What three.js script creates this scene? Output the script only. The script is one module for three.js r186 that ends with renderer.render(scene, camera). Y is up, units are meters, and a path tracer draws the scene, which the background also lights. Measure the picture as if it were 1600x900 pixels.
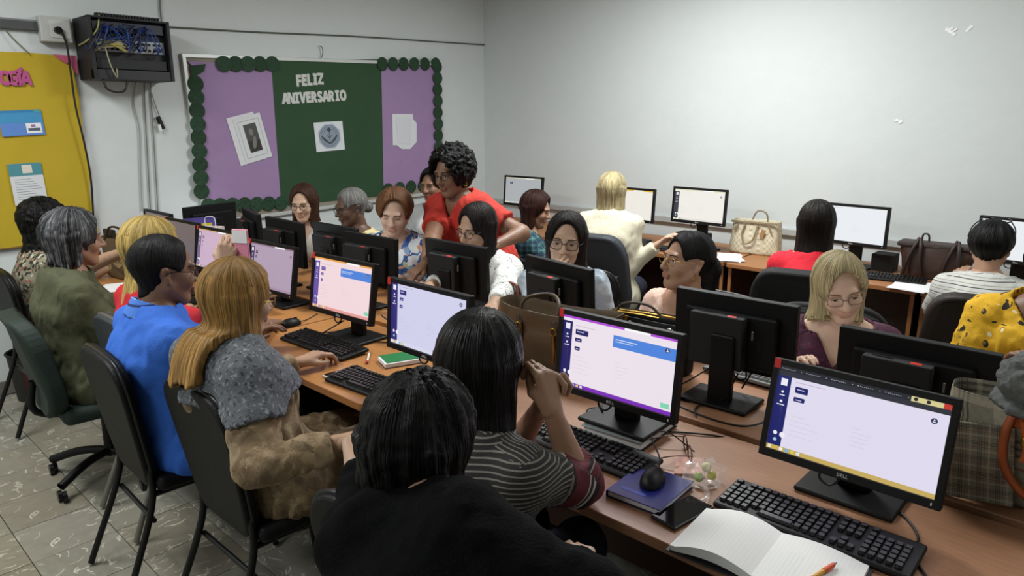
import * as THREE from 'three';
import { RoundedBoxGeometry } from 'three/addons/geometries/RoundedBoxGeometry.js';
import { mergeGeometries } from 'three/addons/utils/BufferGeometryUtils.js';
import { ImprovedNoise } from 'three/addons/math/ImprovedNoise.js';
import { RectAreaLightUniformsLib } from 'three/addons/lights/RectAreaLightUniformsLib.js';
import { FontLoader } from 'three/addons/loaders/FontLoader.js';
import { TextGeometry } from 'three/addons/geometries/TextGeometry.js';

// ---------------------------------------------------------------- camera, lights, exposure
const scene = new THREE.Scene();
scene.background = new THREE.Color(0x000000);
const FOCAL = 1100, PITCH = 13.5 * Math.PI / 180, AZ = 47.2 * Math.PI / 180, EYE = new THREE.Vector3(0, 1.7, 0);
const camera = new THREE.PerspectiveCamera(2 * Math.atan(450 / FOCAL) * 180 / Math.PI, 16 / 9, 0.05, 40);
camera.position.copy(EYE);
camera.lookAt(EYE.x + Math.sin(AZ) * Math.cos(PITCH), EYE.y - Math.sin(PITCH), EYE.z - Math.cos(AZ) * Math.cos(PITCH));
const renderer = new THREE.WebGLRenderer({ antialias: true });
renderer.toneMapping = THREE.LinearToneMapping;
renderer.toneMappingExposure = 1.0;
renderer.shadowMap.enabled = true;
RectAreaLightUniformsLib.init();
// ceiling fixtures: [x, z, radiance]; the two tubes near the viewer are switched off
const CEIL = 3.05;
const FIXTURES = [[3.55, -2.3, 44], [3.2, .4, 9], [0.1, -3.5, 27], [-1.4, -1.7, 15]];
const LAMP_COLOR = new THREE.Color(0.97, 1.0, 0.985);

// ---------------------------------------------------------------- helpers
const V = (x, y, z) => new THREE.Vector3(x, y, z);
const D2R = Math.PI / 180;
function pixelRay(px, py) {
  const lat = px - 800, up = 450 - py, fwd = FOCAL * Math.cos(PITCH) + up * Math.sin(PITCH), dy = up * Math.cos(PITCH) - FOCAL * Math.sin(PITCH);
  return V(fwd * Math.sin(AZ) + lat * Math.cos(AZ), dy, -(fwd * Math.cos(AZ) - lat * Math.sin(AZ)));
}
const atY = (px, py, y) => { const d = pixelRay(px, py); return EYE.clone().addScaledVector(d, (y - EYE.y) / d.y); };
const atX = (px, py, x) => { const d = pixelRay(px, py); return EYE.clone().addScaledVector(d, (x - EYE.x) / d.x); };
const atZ = (px, py, z) => { const d = pixelRay(px, py); return EYE.clone().addScaledVector(d, (z - EYE.z) / d.z); };
const atDepth = (px, py, D) => EYE.clone().addScaledVector(pixelRay(px, py), D / FOCAL);
let seed = 12345;
const rnd = () => { seed = (seed * 1664525 + 1013904223) >>> 0; return seed / 4294967296; };
const rr = (a, b) => a + (b - a) * rnd();
const perlin = new ImprovedNoise();
const noise = (x, y, z) => perlin.noise(x + 31.7, y + 17.3, z + 53.1);
const clamp = (v, a, b) => v < a ? a : v > b ? b : v;
const lerp = (a, b, t) => a + (b - a) * t;
const taken = new Map();
function numbered(name) { const n = taken.get(name) || 0; taken.set(name, n + 1); return n ? `${name}_${String(n).padStart(3, '0')}` : name; }
function mesh(name, geo, mat, parent) {
  const m = new THREE.Mesh(geo, mat); m.castShadow = m.receiveShadow = true;
  m.name = parent && parent !== scene ? name : numbered(name); (parent || scene).add(m); return m;
}
function tag(o, label, category, group) { o.userData.label = label; if (category) o.userData.category = category; if (group) o.userData.group = group; return o; }
function thing(name, label, category, x = 0, y = 0, z = 0, turn = 0, group) {
  const o = new THREE.Group(); o.name = numbered(name); o.position.set(x, y, z); o.rotation.y = turn; scene.add(o); return tag(o, label, category, group);
}
function structure(o) { o.userData.kind = 'structure'; return o; }
const boxCache = new Map();
function boxGeo(w, h, d, r = 0.003, s = 1) {
  const k = [w, h, d, r, s].map(v => v.toFixed(4)).join();
  if (!boxCache.has(k)) boxCache.set(k, r > 0 ? new RoundedBoxGeometry(w, h, d, s, Math.min(r, w / 2.01, h / 2.01, d / 2.01)) : new THREE.BoxGeometry(w, h, d));
  return boxCache.get(k);
}
function box(name, w, h, d, x, y, z, mat, parent, r = 0.003, s = 1) { const m = mesh(name, boxGeo(w, h, d, r, s), mat, parent); m.position.set(x, y, z); return m; }
const tubeGeo = (pts, r, seg = 0, rad = 6, closed = false) => new THREE.TubeGeometry(new THREE.CatmullRomCurve3(pts.map(p => p.isVector3 ? p : V(...p)), closed, 'centripetal'), seg || Math.max(6, pts.length * 5), r, rad, closed);
function cylGeo(a, b, r1, r2 = r1, seg = 10) {
  const A = V(...a), B = V(...b), d = B.clone().sub(A), g = new THREE.CylinderGeometry(r2, r1, d.length(), seg);
  g.applyQuaternion(new THREE.Quaternion().setFromUnitVectors(V(0, 1, 0), d.clone().normalize())); g.translate((A.x + B.x) / 2, (A.y + B.y) / 2, (A.z + B.z) / 2); return g;
}
const moved = (g, x, y, z, rx = 0, ry = 0, rz = 0) => { const c = g.clone(); c.applyMatrix4(new THREE.Matrix4().makeRotationFromEuler(new THREE.Euler(rx, ry, rz))); c.translate(x, y, z); return c; };
function merge(list) { const l = list.map(g => { const c = g.index ? g.toNonIndexed() : g; for (const k of Object.keys(c.attributes)) if (!['position', 'normal', 'uv'].includes(k)) c.deleteAttribute(k); return c; }); return mergeGeometries(l); }
const std = (color, roughness = 0.6, extra = {}) => new THREE.MeshStandardMaterial({ color, roughness, ...extra });
function canvasTex(w, h, draw, repeat, srgb = true) {
  const c = document.createElement('canvas'); c.width = w; c.height = h; draw(c.getContext('2d'), w, h);
  const t = new THREE.CanvasTexture(c); t.wrapS = t.wrapT = THREE.RepeatWrapping; if (srgb) t.colorSpace = THREE.SRGBColorSpace;
  if (repeat) t.repeat.set(...repeat); t.magFilter = THREE.LinearFilter; return t;
}
function noiseTex(w, h, f, srgb = true) {   // f(u, v, x, y) -> [r, g, b] 0..255
  const a = new Uint8Array(w * h * 4);
  for (let y = 0; y < h; y++) for (let x = 0; x < w; x++) { const c = f(x / w, y / h, x, y), i = (y * w + x) * 4; a[i] = clamp(c[0], 0, 255); a[i + 1] = clamp(c[1], 0, 255); a[i + 2] = clamp(c[2], 0, 255); a[i + 3] = 255; }
  const t = new THREE.DataTexture(a, w, h); t.wrapS = t.wrapT = THREE.RepeatWrapping; t.magFilter = t.minFilter = THREE.LinearFilter; if (srgb) t.colorSpace = THREE.SRGBColorSpace; t.needsUpdate = true; return t;
}
// periodic noise on a unit square
const pn = (u, v, f, s = 0) => { const a = u * 2 * Math.PI, b = v * 2 * Math.PI, R = f / 6.283; return perlin.noise(Math.cos(a) * R + s, Math.sin(a) * R + Math.cos(b) * R * 0.71 + s * 1.7, Math.sin(b) * R + Math.cos(b) * R * 0.7 + 5.1); };
const tileNoise = (u, v, f, s = 0) => { const n = (x, y) => perlin.noise(x * f, y * f, s + 0.37); const sx = u, sy = v; return lerp(lerp(n(sx, sy), n(sx - 1, sy), sx * sx * (3 - 2 * sx)), lerp(n(sx, sy - 1), n(sx - 1, sy - 1), sx * sx * (3 - 2 * sx)), sy * sy * (3 - 2 * sy)); };

// ---------------------------------------------------------------- materials
const fineBump = noiseTex(256, 256, (u, v) => { const n = 128 + 70 * tileNoise(u, v, 60, 1) + 50 * rnd(); return [n, n, n]; }, false);
const wallTex = noiseTex(512, 512, (u, v) => { const n = 2 * tileNoise(u, v, 5, 3) + 2 * tileNoise(u, v, 23, 8) + 2 * (rnd() - .5); return [208 + n, 213 + n, 213 + n]; });
const wallBump = noiseTex(512, 512, (u, v) => { const n = 128 + 60 * tileNoise(u, v, 14, 2) + 60 * tileNoise(u, v, 60, 4) + 25 * rnd(); return [n, n, n]; }, false);
const M = {};
M.wall = std(0xffffff, 0.85, { map: wallTex, bumpMap: wallBump, bumpScale: 0.0015 });
M.ceiling = std(0xb9b8b0, 0.9);
M.black = new THREE.MeshPhysicalMaterial({ color: 0x09090a, roughness: .5, specularIntensity: .6, bumpMap: fineBump, bumpScale: 0.0004 });
M.blackGloss = std(0x0a0a0b, 0.28);
M.blackMatte = std(0x131315, 0.8);
M.housing = new THREE.MeshPhysicalMaterial({ color: 0x0c0d0e, roughness: .55, specularIntensity: .55, bumpMap: fineBump, bumpScale: 0.0003 });
M.steelBlack = std(0x121212, 0.35, { metalness: 0.4 });
M.steelGrey = std(0x77756f, 0.4, { metalness: 0.6 });
M.chrome = std(0xb5b5b5, 0.2, { metalness: 1 });
M.gold = std(0xb58f45, 0.3, { metalness: 1 });
M.white = std(0xe4e4e2, 0.6);
M.paper = std(0xe8e8ea, 0.75);
M.cable = std(0x121213, 0.5);
M.redSticker = std(0xd0281c, 0.5);
M.label = std(0xb9b7ab, 0.6, { map: canvasTex(64, 32, (g, w, h) => { g.fillStyle = '#fff'; g.fillRect(0, 0, w, h); g.fillStyle = '#555'; g.fillRect(8, 13, 46, 4); g.fillRect(8, 20, 40, 3); for (let i = 0; i < 18; i++) g.fillRect(8 + i * 2.6, 5, i % 3 ? 1 : 2, 6); }) });
const woodTex = (base, dark, s) => noiseTex(512, 512, (u, v) => { const w = tileNoise(u, v, 3, s), g = tileNoise(u * 1, v, 2, s + 9), grain = Math.sin((v * 46 + w * 5 + g * 3) * 6.283) * .5 + tileNoise(u * .25, v, 90, s + 3) * 1.1, k = clamp(.5 + grain * .22 + w * .25, 0, 1); return [0, 1, 2].map(i => lerp(dark[i], base[i], k) + rr(-3, 3)); });
M.woodOrange = std(0xffffff, 0.38, { map: woodTex([192, 136, 82], [168, 112, 62], 1) });
M.woodBrown = std(0xffffff, 0.38, { map: woodTex([172, 126, 96], [150, 106, 78], 4) });
M.woodDesk = std(0xffffff, 0.42, { map: woodTex([168, 114, 70], [140, 92, 56], 7) });
M.woodDark = std(0xffffff, 0.5, { map: woodTex([74, 42, 28], [54, 30, 20], 11) });
M.leatherBlack = new THREE.MeshPhysicalMaterial({ color: 0x0a0a0b, roughness: .55, specularIntensity: .45, bumpMap: fineBump, bumpScale: 0.0015 });
const leather = (c, r = 0.55) => std(c, r, { bumpMap: fineBump, bumpScale: 0.0016 });
// ---------------------------------------------------------------- room shell
const XR = 5.2, ZB = -5.2, XL = -2.6, ZF = 2.4;
function wallBox(name, w, h, d, x, y, z) {
  const g = new THREE.BoxGeometry(w, h, d), p = g.attributes.position, n = g.attributes.normal, uv = g.attributes.uv;
  for (let i = 0; i < p.count; i++) { const ax = Math.abs(n.getX(i)), ay = Math.abs(n.getY(i)); uv.setXY(i, (ax > .5 ? p.getZ(i) : p.getX(i)) / 1.7, (ay > .5 ? p.getZ(i) : p.getY(i)) / 1.7); }
  const m = mesh(name, g, M.wall); m.position.set(x, y, z); return structure(m);
}
tag(wallBox('wall_back', XR - XL + .4, CEIL + .2, .2, (XR + XL) / 2, CEIL / 2, ZB - .1), 'white painted wall behind the bulletin boards');
tag(wallBox('wall_right', .2, CEIL + .2, ZF - ZB, XR + .1, CEIL / 2, (ZF + ZB) / 2), 'bare white painted wall behind the long desk');
tag(wallBox('wall_left', .2, CEIL + .2, ZF - ZB, XL - .1, CEIL / 2, (ZF + ZB) / 2), 'white painted wall at the near side of the room');
tag(wallBox('wall_front', XR - XL + .4, CEIL + .2, .2, (XR + XL) / 2, CEIL / 2, ZF + .1), 'white painted wall facing the bulletin boards');
{ const c = mesh('ceiling', new THREE.BoxGeometry(XR - XL + .4, .1, ZF - ZB + .4), M.ceiling); c.position.set((XR + XL) / 2, CEIL + .05, (ZF + ZB) / 2); tag(structure(c), 'plain pale ceiling carrying the light fittings'); }
// floor: slab and vinyl tiles
{
  const slab = mesh('floor', new THREE.BoxGeometry(XR - XL, .06, ZF - ZB), std(0x2d2b27, .9)); slab.position.set((XR + XL) / 2, -.036, (ZF + ZB) / 2);
  tag(structure(slab), 'grey vinyl tile floor with white flecks');
  const T = .305, gap = .003, marks = [];
  for (let i = 0; i < 400; i++) marks.push([rnd(), rnd(), rr(-.5, .5) + (rnd() < .25 ? 1.2 : 0), rr(.012, .05), rr(.004, .011), rr(-1.2, 1.2), rr(.5, 1)]);
  const tex = canvasTex(1024, 1024, (g, w, h) => {
    g.fillStyle = 'rgb(146,141,129)'; g.fillRect(0, 0, w, h);
    for (let i = 0; i < 900; i++) { g.fillStyle = `rgba(${rnd() < .5 ? '120,116,106' : '168,164,152'},${rr(.05, .16)})`; g.beginPath(); g.ellipse(rnd() * w, rnd() * h, rr(6, 60), rr(4, 22), rr(-.5, .5), 0, 7); g.fill(); }
    for (const [u, v, a, l, th, c, al] of marks) for (const ox of [-1, 0, 1]) {
      g.save(); g.translate((u + ox) * w, v * h); g.rotate(a); g.strokeStyle = `rgba(226,223,210,${al * .85})`; g.lineWidth = th * w * .55; g.lineCap = 'round';
      g.beginPath(); g.moveTo(-l * w * .5, 0); g.quadraticCurveTo(0, c * l * w * .5, l * w * .5, 0); g.stroke();
      if (c > .55) { g.beginPath(); g.ellipse(0, 0, l * w * .3, th * w * .6, .3, 0, 7); g.fillStyle = `rgba(214,210,196,${al * .6})`; g.fill(); } g.restore();
    }
    for (let i = 0; i < 5000; i++) { g.fillStyle = `rgba(${rnd() < .5 ? '90,86,78' : '190,186,174'},.25)`; g.fillRect(rnd() * w, rnd() * h, 2, 2); }
  });
  const tints = [0xffffff, 0xf3f1ea, 0xf6f8f6, 0xece9e2].map(c => std(c, .34, { map: tex, bumpMap: wallBump, bumpScale: .0012 }));
  const variants = [];
  for (let k = 0; k < 12; k++) { const g = boxGeo(T - gap, .006, T - gap, .0012).clone(), p = g.attributes.position, uv = g.attributes.uv, ou = rnd(), ov = rnd(), r = k % 4 < 2; for (let i = 0; i < p.count; i++) uv.setXY(i, (r ? p.getX(i) : p.getZ(i)) / 1.25 + ou, (r ? p.getZ(i) : p.getX(i)) / 1.25 + ov); variants.push(g); }
  const nx = Math.floor((XR - XL) / T), nz = Math.floor((ZF - ZB) / T), rest = [], list = [];
  for (let i = 0; i < nx; i++) for (let j = 0; j < nz; j++) {
    const x = XL + T / 2 + .06 + i * T, z = ZB + T / 2 + .02 + j * T;
    const f = x * Math.sin(AZ) - z * Math.cos(AZ), l = x * Math.cos(AZ) + z * Math.sin(AZ), vis = f > .4 && Math.abs(l / f) < .86 && x < 2.2;
    list.push([vis ? f : 50 + Math.hypot(x, z), x, z]);
  }
  list.sort((a, b) => a[0] - b[0]);
  list.forEach(([, x, z], i) => {
    const k = Math.floor(rnd() * 12), y = -.003 + rr(-.0003, .0003);
    if (i < 280) { const m = mesh('tile', variants[k], tints[Math.floor(rnd() * 4)], slab); m.position.set(x - slab.position.x, y - slab.position.y, z - slab.position.z); }
    else rest.push(moved(variants[k], x - slab.position.x, y - slab.position.y, z - slab.position.z));
  });
  const r = mesh('tiles', mergeGeometries(rest), tints[1], slab); r.userData.kind = 'stuff';
}
// wall mouldings
{
  const t1 = structure(mesh('trim_1', boxGeo(XR - XL, .055, .022, .006), std(0xc9cac6, .5))); t1.position.set((XR + XL) / 2, .70, ZB + .011); tag(t1, 'white chair rail along the bulletin board wall');
  const t2 = structure(mesh('trim_2', boxGeo(.03, .05, ZF - ZB - .03, .006), std(0xaeb0ae, .5))); t2.position.set(XR - .015, .885, (ZF + ZB) / 2 + .01); tag(t2, 'grey cable duct strip along the bare wall');
  const b1 = structure(mesh('baseboard_back', boxGeo(XR - XL, .09, .014, .004), std(0x6d6a63, .5))); b1.position.set((XR + XL) / 2, .046, ZB + .008); tag(b1, 'grey baseboard under the bulletin boards');
}
// ceiling fixtures
FIXTURES.forEach(([x, z, L], i) => {
  const o = thing('ceiling_light', ['fluorescent ceiling fitting above the wall desks', 'fluorescent ceiling fitting above the yellow blouse', 'fluorescent ceiling fitting above the olive hoodie chair', 'fluorescent ceiling fitting above the near floor'][i], 'light', x, CEIL, z);
  box('housing', .64, .06, 1.24, 0, -.03, 0, M.white, o, .004);
  const d = mesh('diffuser', new THREE.PlaneGeometry(.58, 1.18), new THREE.MeshStandardMaterial({ color: 0xffffff, emissive: LAMP_COLOR, emissiveIntensity: 2.5, roughness: .6 }), o); d.rotation.x = Math.PI / 2; d.position.y = -.0615;
  const l = new THREE.RectAreaLight(LAMP_COLOR, L, .58, 1.18); l.name = 'lamp_light'; l.position.y = -.066; l.rotation.x = -Math.PI / 2; o.add(l);
});
// ---------------------------------------------------------------- implicit surfaces
function surfaceNets(fn, mn, mx, h) {
  const nx = Math.ceil((mx[0] - mn[0]) / h) + 2, ny = Math.ceil((mx[1] - mn[1]) / h) + 2, nz = Math.ceil((mx[2] - mn[2]) / h) + 2;
  const val = new Float32Array(nx * ny * nz).fill(1), B = 5, lim = h * B * .9 * 1.25 + .012;
  for (let bx = 0; bx < nx; bx += B) for (let by = 0; by < ny; by += B) for (let bz = 0; bz < nz; bz += B) {
    const d = fn(mn[0] + (bx + B / 2) * h, mn[1] + (by + B / 2) * h, mn[2] + (bz + B / 2) * h), far = Math.abs(d) > lim;
    const ex = Math.min(nx, bx + B), ey = Math.min(ny, by + B), ez = Math.min(nz, bz + B);
    for (let i = bx; i < ex; i++) for (let j = by; j < ey; j++) for (let k = bz; k < ez; k++) val[(i * ny + j) * nz + k] = far ? d : fn(mn[0] + i * h, mn[1] + j * h, mn[2] + k * h);
  }
  const vid = new Int32Array(nx * ny * nz).fill(-1), pos = [], idx = [], sx = ny * nz, sy = nz;
  const co = [0, sx, sy, sx + sy, 1, sx + 1, sy + 1, sx + sy + 1];
  const E = [[0, 1], [2, 3], [4, 5], [6, 7], [0, 2], [1, 3], [4, 6], [5, 7], [0, 4], [1, 5], [2, 6], [3, 7]];
  const cx = [0, 1, 0, 1, 0, 1, 0, 1], cy = [0, 0, 1, 1, 0, 0, 1, 1], cz = [0, 0, 0, 0, 1, 1, 1, 1];
  for (let i = 0; i < nx - 1; i++) for (let j = 0; j < ny - 1; j++) for (let k = 0; k < nz - 1; k++) {
    const o = i * sx + j * sy + k; let m = 0; for (let c = 0; c < 8; c++) if (val[o + co[c]] < 0) m |= 1 << c;
    if (m === 0 || m === 255) continue;
    let n = 0, x = 0, y = 0, z = 0;
    for (const [a, b] of E) if (((m >> a) & 1) !== ((m >> b) & 1)) { const va = val[o + co[a]], vb = val[o + co[b]], t = va / (va - vb); x += cx[a] + (cx[b] - cx[a]) * t; y += cy[a] + (cy[b] - cy[a]) * t; z += cz[a] + (cz[b] - cz[a]) * t; n++; }
    vid[o] = pos.length / 3; pos.push(mn[0] + (i + x / n) * h, mn[1] + (j + y / n) * h, mn[2] + (k + z / n) * h);
  }
  const quad = (a, b, c, d, flip) => { if (a < 0 || b < 0 || c < 0 || d < 0) return; flip ? idx.push(a, c, b, b, c, d) : idx.push(a, b, c, b, d, c); };
  for (let i = 1; i < nx - 1; i++) for (let j = 1; j < ny - 1; j++) for (let k = 1; k < nz - 1; k++) {
    const o = i * sx + j * sy + k, s = val[o] < 0;
    if (s !== val[o + sx] < 0) quad(vid[o - sy - 1], vid[o - 1], vid[o - sy], vid[o], !s);
    if (s !== val[o + sy] < 0) quad(vid[o - sx - 1], vid[o - sx], vid[o - 1], vid[o], !s);
    if (s !== val[o + 1] < 0) quad(vid[o - sx - sy], vid[o - sy], vid[o - sx], vid[o], !s);
  }
  const g = new THREE.BufferGeometry(); g.setAttribute('position', new THREE.Float32BufferAttribute(pos, 3)); g.setIndex(idx); g.computeVertexNormals(); return g;
}
const smin = (a, b, k) => { const h = Math.max(k - Math.abs(a - b), 0) / k; return Math.min(a, b) - h * h * k * .25; };
const smax = (a, b, k) => -smin(-a, -b, k);
const ell = (x, y, z, a, b, c) => { const k0 = Math.sqrt(x * x / (a * a) + y * y / (b * b) + z * z / (c * c)), k1 = Math.sqrt(x * x / (a * a * a * a) + y * y / (b * b * b * b) + z * z / (c * c * c * c)); return k1 < 1e-6 ? -Math.min(a, b, c) : k0 * (k0 - 1) / k1; };
const cap = (a, b, r1, r2 = r1) => { const dx = b.x - a.x, dy = b.y - a.y, dz = b.z - a.z; return [a.x, a.y, a.z, dx, dy, dz, 1 / Math.max(1e-9, dx * dx + dy * dy + dz * dz), r1, r2]; };
const capD = (c, x, y, z) => { const px = x - c[0], py = y - c[1], pz = z - c[2]; let t = (px * c[3] + py * c[4] + pz * c[5]) * c[6]; t = t < 0 ? 0 : t > 1 ? 1 : t; const qx = px - c[3] * t, qy = py - c[4] * t, qz = pz - c[5] * t; return Math.sqrt(qx * qx + qy * qy + qz * qz) - (c[7] + (c[8] - c[7]) * t); };
const bounds = (caps, pad) => { const mn = [9, 9, 9], mx = [-9, -9, -9]; for (const c of caps) for (let i = 0; i < 3; i++) for (const e of [c[i], c[i] + c[3 + i]]) { mn[i] = Math.min(mn[i], e - Math.max(c[7], c[8]) - pad); mx[i] = Math.max(mx[i], e + Math.max(c[7], c[8]) + pad); } return [mn, mx]; };
function paint(g, f) { const p = g.attributes.position, a = new Float32Array(p.count * 3); for (let i = 0; i < p.count; i++) { const c = f(p.getX(i), p.getY(i), p.getZ(i)); a[i * 3] = c[0]; a[i * 3 + 1] = c[1]; a[i * 3 + 2] = c[2]; } g.setAttribute('color', new THREE.BufferAttribute(a, 3)); return g; }
function triplanar(g0, s = 1) {   // cloth uv in metres, one of three planes for each triangle
  const g = g0.toNonIndexed(), p = g.attributes.position, uv = new Float32Array(p.count * 2), A = V(), Bv = V(), C = V();
  for (let i = 0; i < p.count; i += 3) {
    A.fromBufferAttribute(p, i); Bv.fromBufferAttribute(p, i + 1); C.fromBufferAttribute(p, i + 2);
    const n = Bv.clone().sub(A).cross(C.clone().sub(A)), ax = Math.abs(n.x), ay = Math.abs(n.y) * .6, az = Math.abs(n.z);
    [A, Bv, C].forEach((q, j) => { uv[(i + j) * 2] = s * (ay > ax && ay > az ? q.x : ax > az ? q.z + .37 : q.x); uv[(i + j) * 2 + 1] = s * (ay > ax && ay > az ? q.z + .21 : q.y); });
  }
  g.setAttribute('uv', new THREE.BufferAttribute(uv, 2)); return g;
}
// ---------------------------------------------------------------- people
const skinMat = new THREE.MeshPhysicalMaterial({ color: 0xffffff, vertexColors: true, roughness: .52, bumpMap: fineBump, bumpScale: .0002 });
const eyeMat = new THREE.MeshStandardMaterial({ color: 0xffffff, vertexColors: true, roughness: .15 });
const lensMat = new THREE.MeshPhysicalMaterial({ color: 0xffffff, roughness: .02, transmission: 1, thickness: 0, ior: 1.3 });
const SKIN = { light: [.52, .33, .23], tan: [.38, .21, .13], olive: [.42, .25, .16], brown: [.21, .105, .06], dark: [.105, .052, .033], pale: [.58, .38, .28] };
const strandTex = (() => { const f = (srgb) => noiseTex(256, 256, (u, v) => { const a = tileNoise(u, v * .12, 46, 2) * 1.2 + tileNoise(u, v * .2, 90, 6) * .8 + tileNoise(u, v, 5, 9) * .5, k = srgb ? 200 + a * 75 : 128 + a * 110; return [k, k, k]; }, srgb); return { map: f(true), bump: f(false) }; })();
const hairMat = (c, rough = .5) => new THREE.MeshPhysicalMaterial({ color: c, roughness: rough, specularIntensity: .4, map: strandTex.map, bumpMap: strandTex.bump, bumpScale: .0035 });

const greyTex = noiseTex(256, 256, (u, v) => { const a = tileNoise(u, v * .2, 22, 4) * 1.3 + tileNoise(u, v * .25, 60, 8) * 1.0 + tileNoise(u, v, 4, 2) * .8, k = clamp(105 + a * 85, 45, 200); return [k, k, k * 1.02]; });
const greyHair = new THREE.MeshPhysicalMaterial({ color: 0xb0b0b2, roughness: .5, specularIntensity: .4, map: greyTex, bumpMap: strandTex.bump, bumpScale: .004 });

const HEAD = (() => {
  const jawL = [1, -1].map(s => cap(V(s * .050, -.045, .0), V(s * .016, -.094, .052), .020, .018)), browC = cap(V(-.036, .023, .076), V(.036, .023, .076), .0115);
  const noseC = cap(V(0, .010, .087), V(0, -.027, .105), .0075, .0115), lipU = cap(V(-.017, -.0565, .0845), V(.017, -.0565, .0845), .0058), lipL = cap(V(-.014, -.0655, .0835), V(.014, -.0655, .0835), .0066), neckC = cap(V(0, -.055, -.022), V(0, -.175, -.04), .052, .056);
  const ear = [1, -1].map(s => cap(V(s * .0745, .016, -.016), V(s * .072, -.026, -.006), .0125, .0085));
  const f = (x, y, z, w) => {
    const ax = Math.abs(x);
    let d = ell(x, y - .033, z + .014, .0735 * w, .0835, .092);
    d = smin(d, ell(x, y + .028, z - .022, .058 * w, .080, .066), .03);
    d = smin(d, capD(jawL[x > 0 ? 0 : 1], x / w, y, z), .02);
    d = smin(d, Math.hypot(x, y + .094, z - .058) - .0215, .02);
    d = smin(d, Math.hypot(ax - .036 * w, y + .024, z - .058) - .024, .02);
    d = smin(d, capD(browC, x, y, z), .016);
    d = smax(d, -(Math.hypot(ax - .031, (y - .004) * 1.25, z - .1) - .0175), .012);
    d = smin(d, Math.hypot(ax - .031, y - .003, z - .0685) - .0125, .006);
    d = smin(d, capD(noseC, x, y, z), .012);
    d = smin(d, Math.hypot(ax - .0115, y + .030, z - .094) - .0085, .008);
    d = smax(d, -(Math.hypot(ax - .030, y + .048, z - .106) - .012), .016);
    d = smin(d, smin(capD(lipU, x, y, z), capD(lipL, x, y, z), .002), .006);
    d = smin(d, capD(neckC, x, y, z), .02);
    const e = capD(ear[x > 0 ? 0 : 1], x / w, y, z); d = smin(d, smax(e, -(Math.hypot((ax - .086 * w) * 1.4, y - .002, z + .008) - .012), .004), .008);
    return d;
  };
  return { f, lipU, lipL };
})();
const FINGERS = [[.088, .029, .042, .025, .020], [.091, .0095, .046, .029, .021], [.086, -.0095, .043, .027, .021], [.077, -.0275, .034, .020, .018]];
function handCaps(W, f, n, left, curl, scale = 1) {
  f = f.clone().normalize(); n = n.clone().addScaledVector(f, -n.dot(f)).normalize();
  const t = left ? n.clone().cross(f) : f.clone().cross(n), palm = [], fing = [], P = (a, b, c) => W.clone().addScaledVector(f, a * scale).addScaledVector(t, b * scale).addScaledVector(n, c * scale);
  FINGERS.forEach(([k, s, a, b, c], i) => {
    const K = P(k, s, 0); palm.push(cap(P(.0, s * .55, 0), K, .0135 * scale, .0105 * scale));
    let ang = curl * (60 + i * 8) * D2R, p = K, r = [.0092, .0084, .0077, .0066][i === 3 ? 1 : 0] * scale;
    [a, b, c].forEach((len, j) => { const dir = f.clone().multiplyScalar(Math.cos(ang)).addScaledVector(n, Math.sin(ang)).addScaledVector(t, (1.5 - i) * -.05 * (1 - curl)); const q = p.clone().addScaledVector(dir, len * scale); fing.push(cap(p, q, r, r * .9)); p = q; r *= .9; ang += curl * [88, 62, 0][j] * D2R; });
  });
  const b0 = P(.022, .020, .006), b1 = P(.052 - curl * .004, .046 - curl * .012, .012 + curl * .012), b2 = P(.082 - curl * .01, .054 - curl * .032, .018 + curl * .022), b3 = P(.106 - curl * .016, .056 - curl * .045, .022 + curl * .022);
  palm.push(cap(b0, b1, .0145 * scale, .0115 * scale)); fing.push(cap(b1, b2, .0108 * scale, .0095 * scale), cap(b2, b3, .0095 * scale, .0078 * scale));
  return { palm, fing };
}
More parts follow.
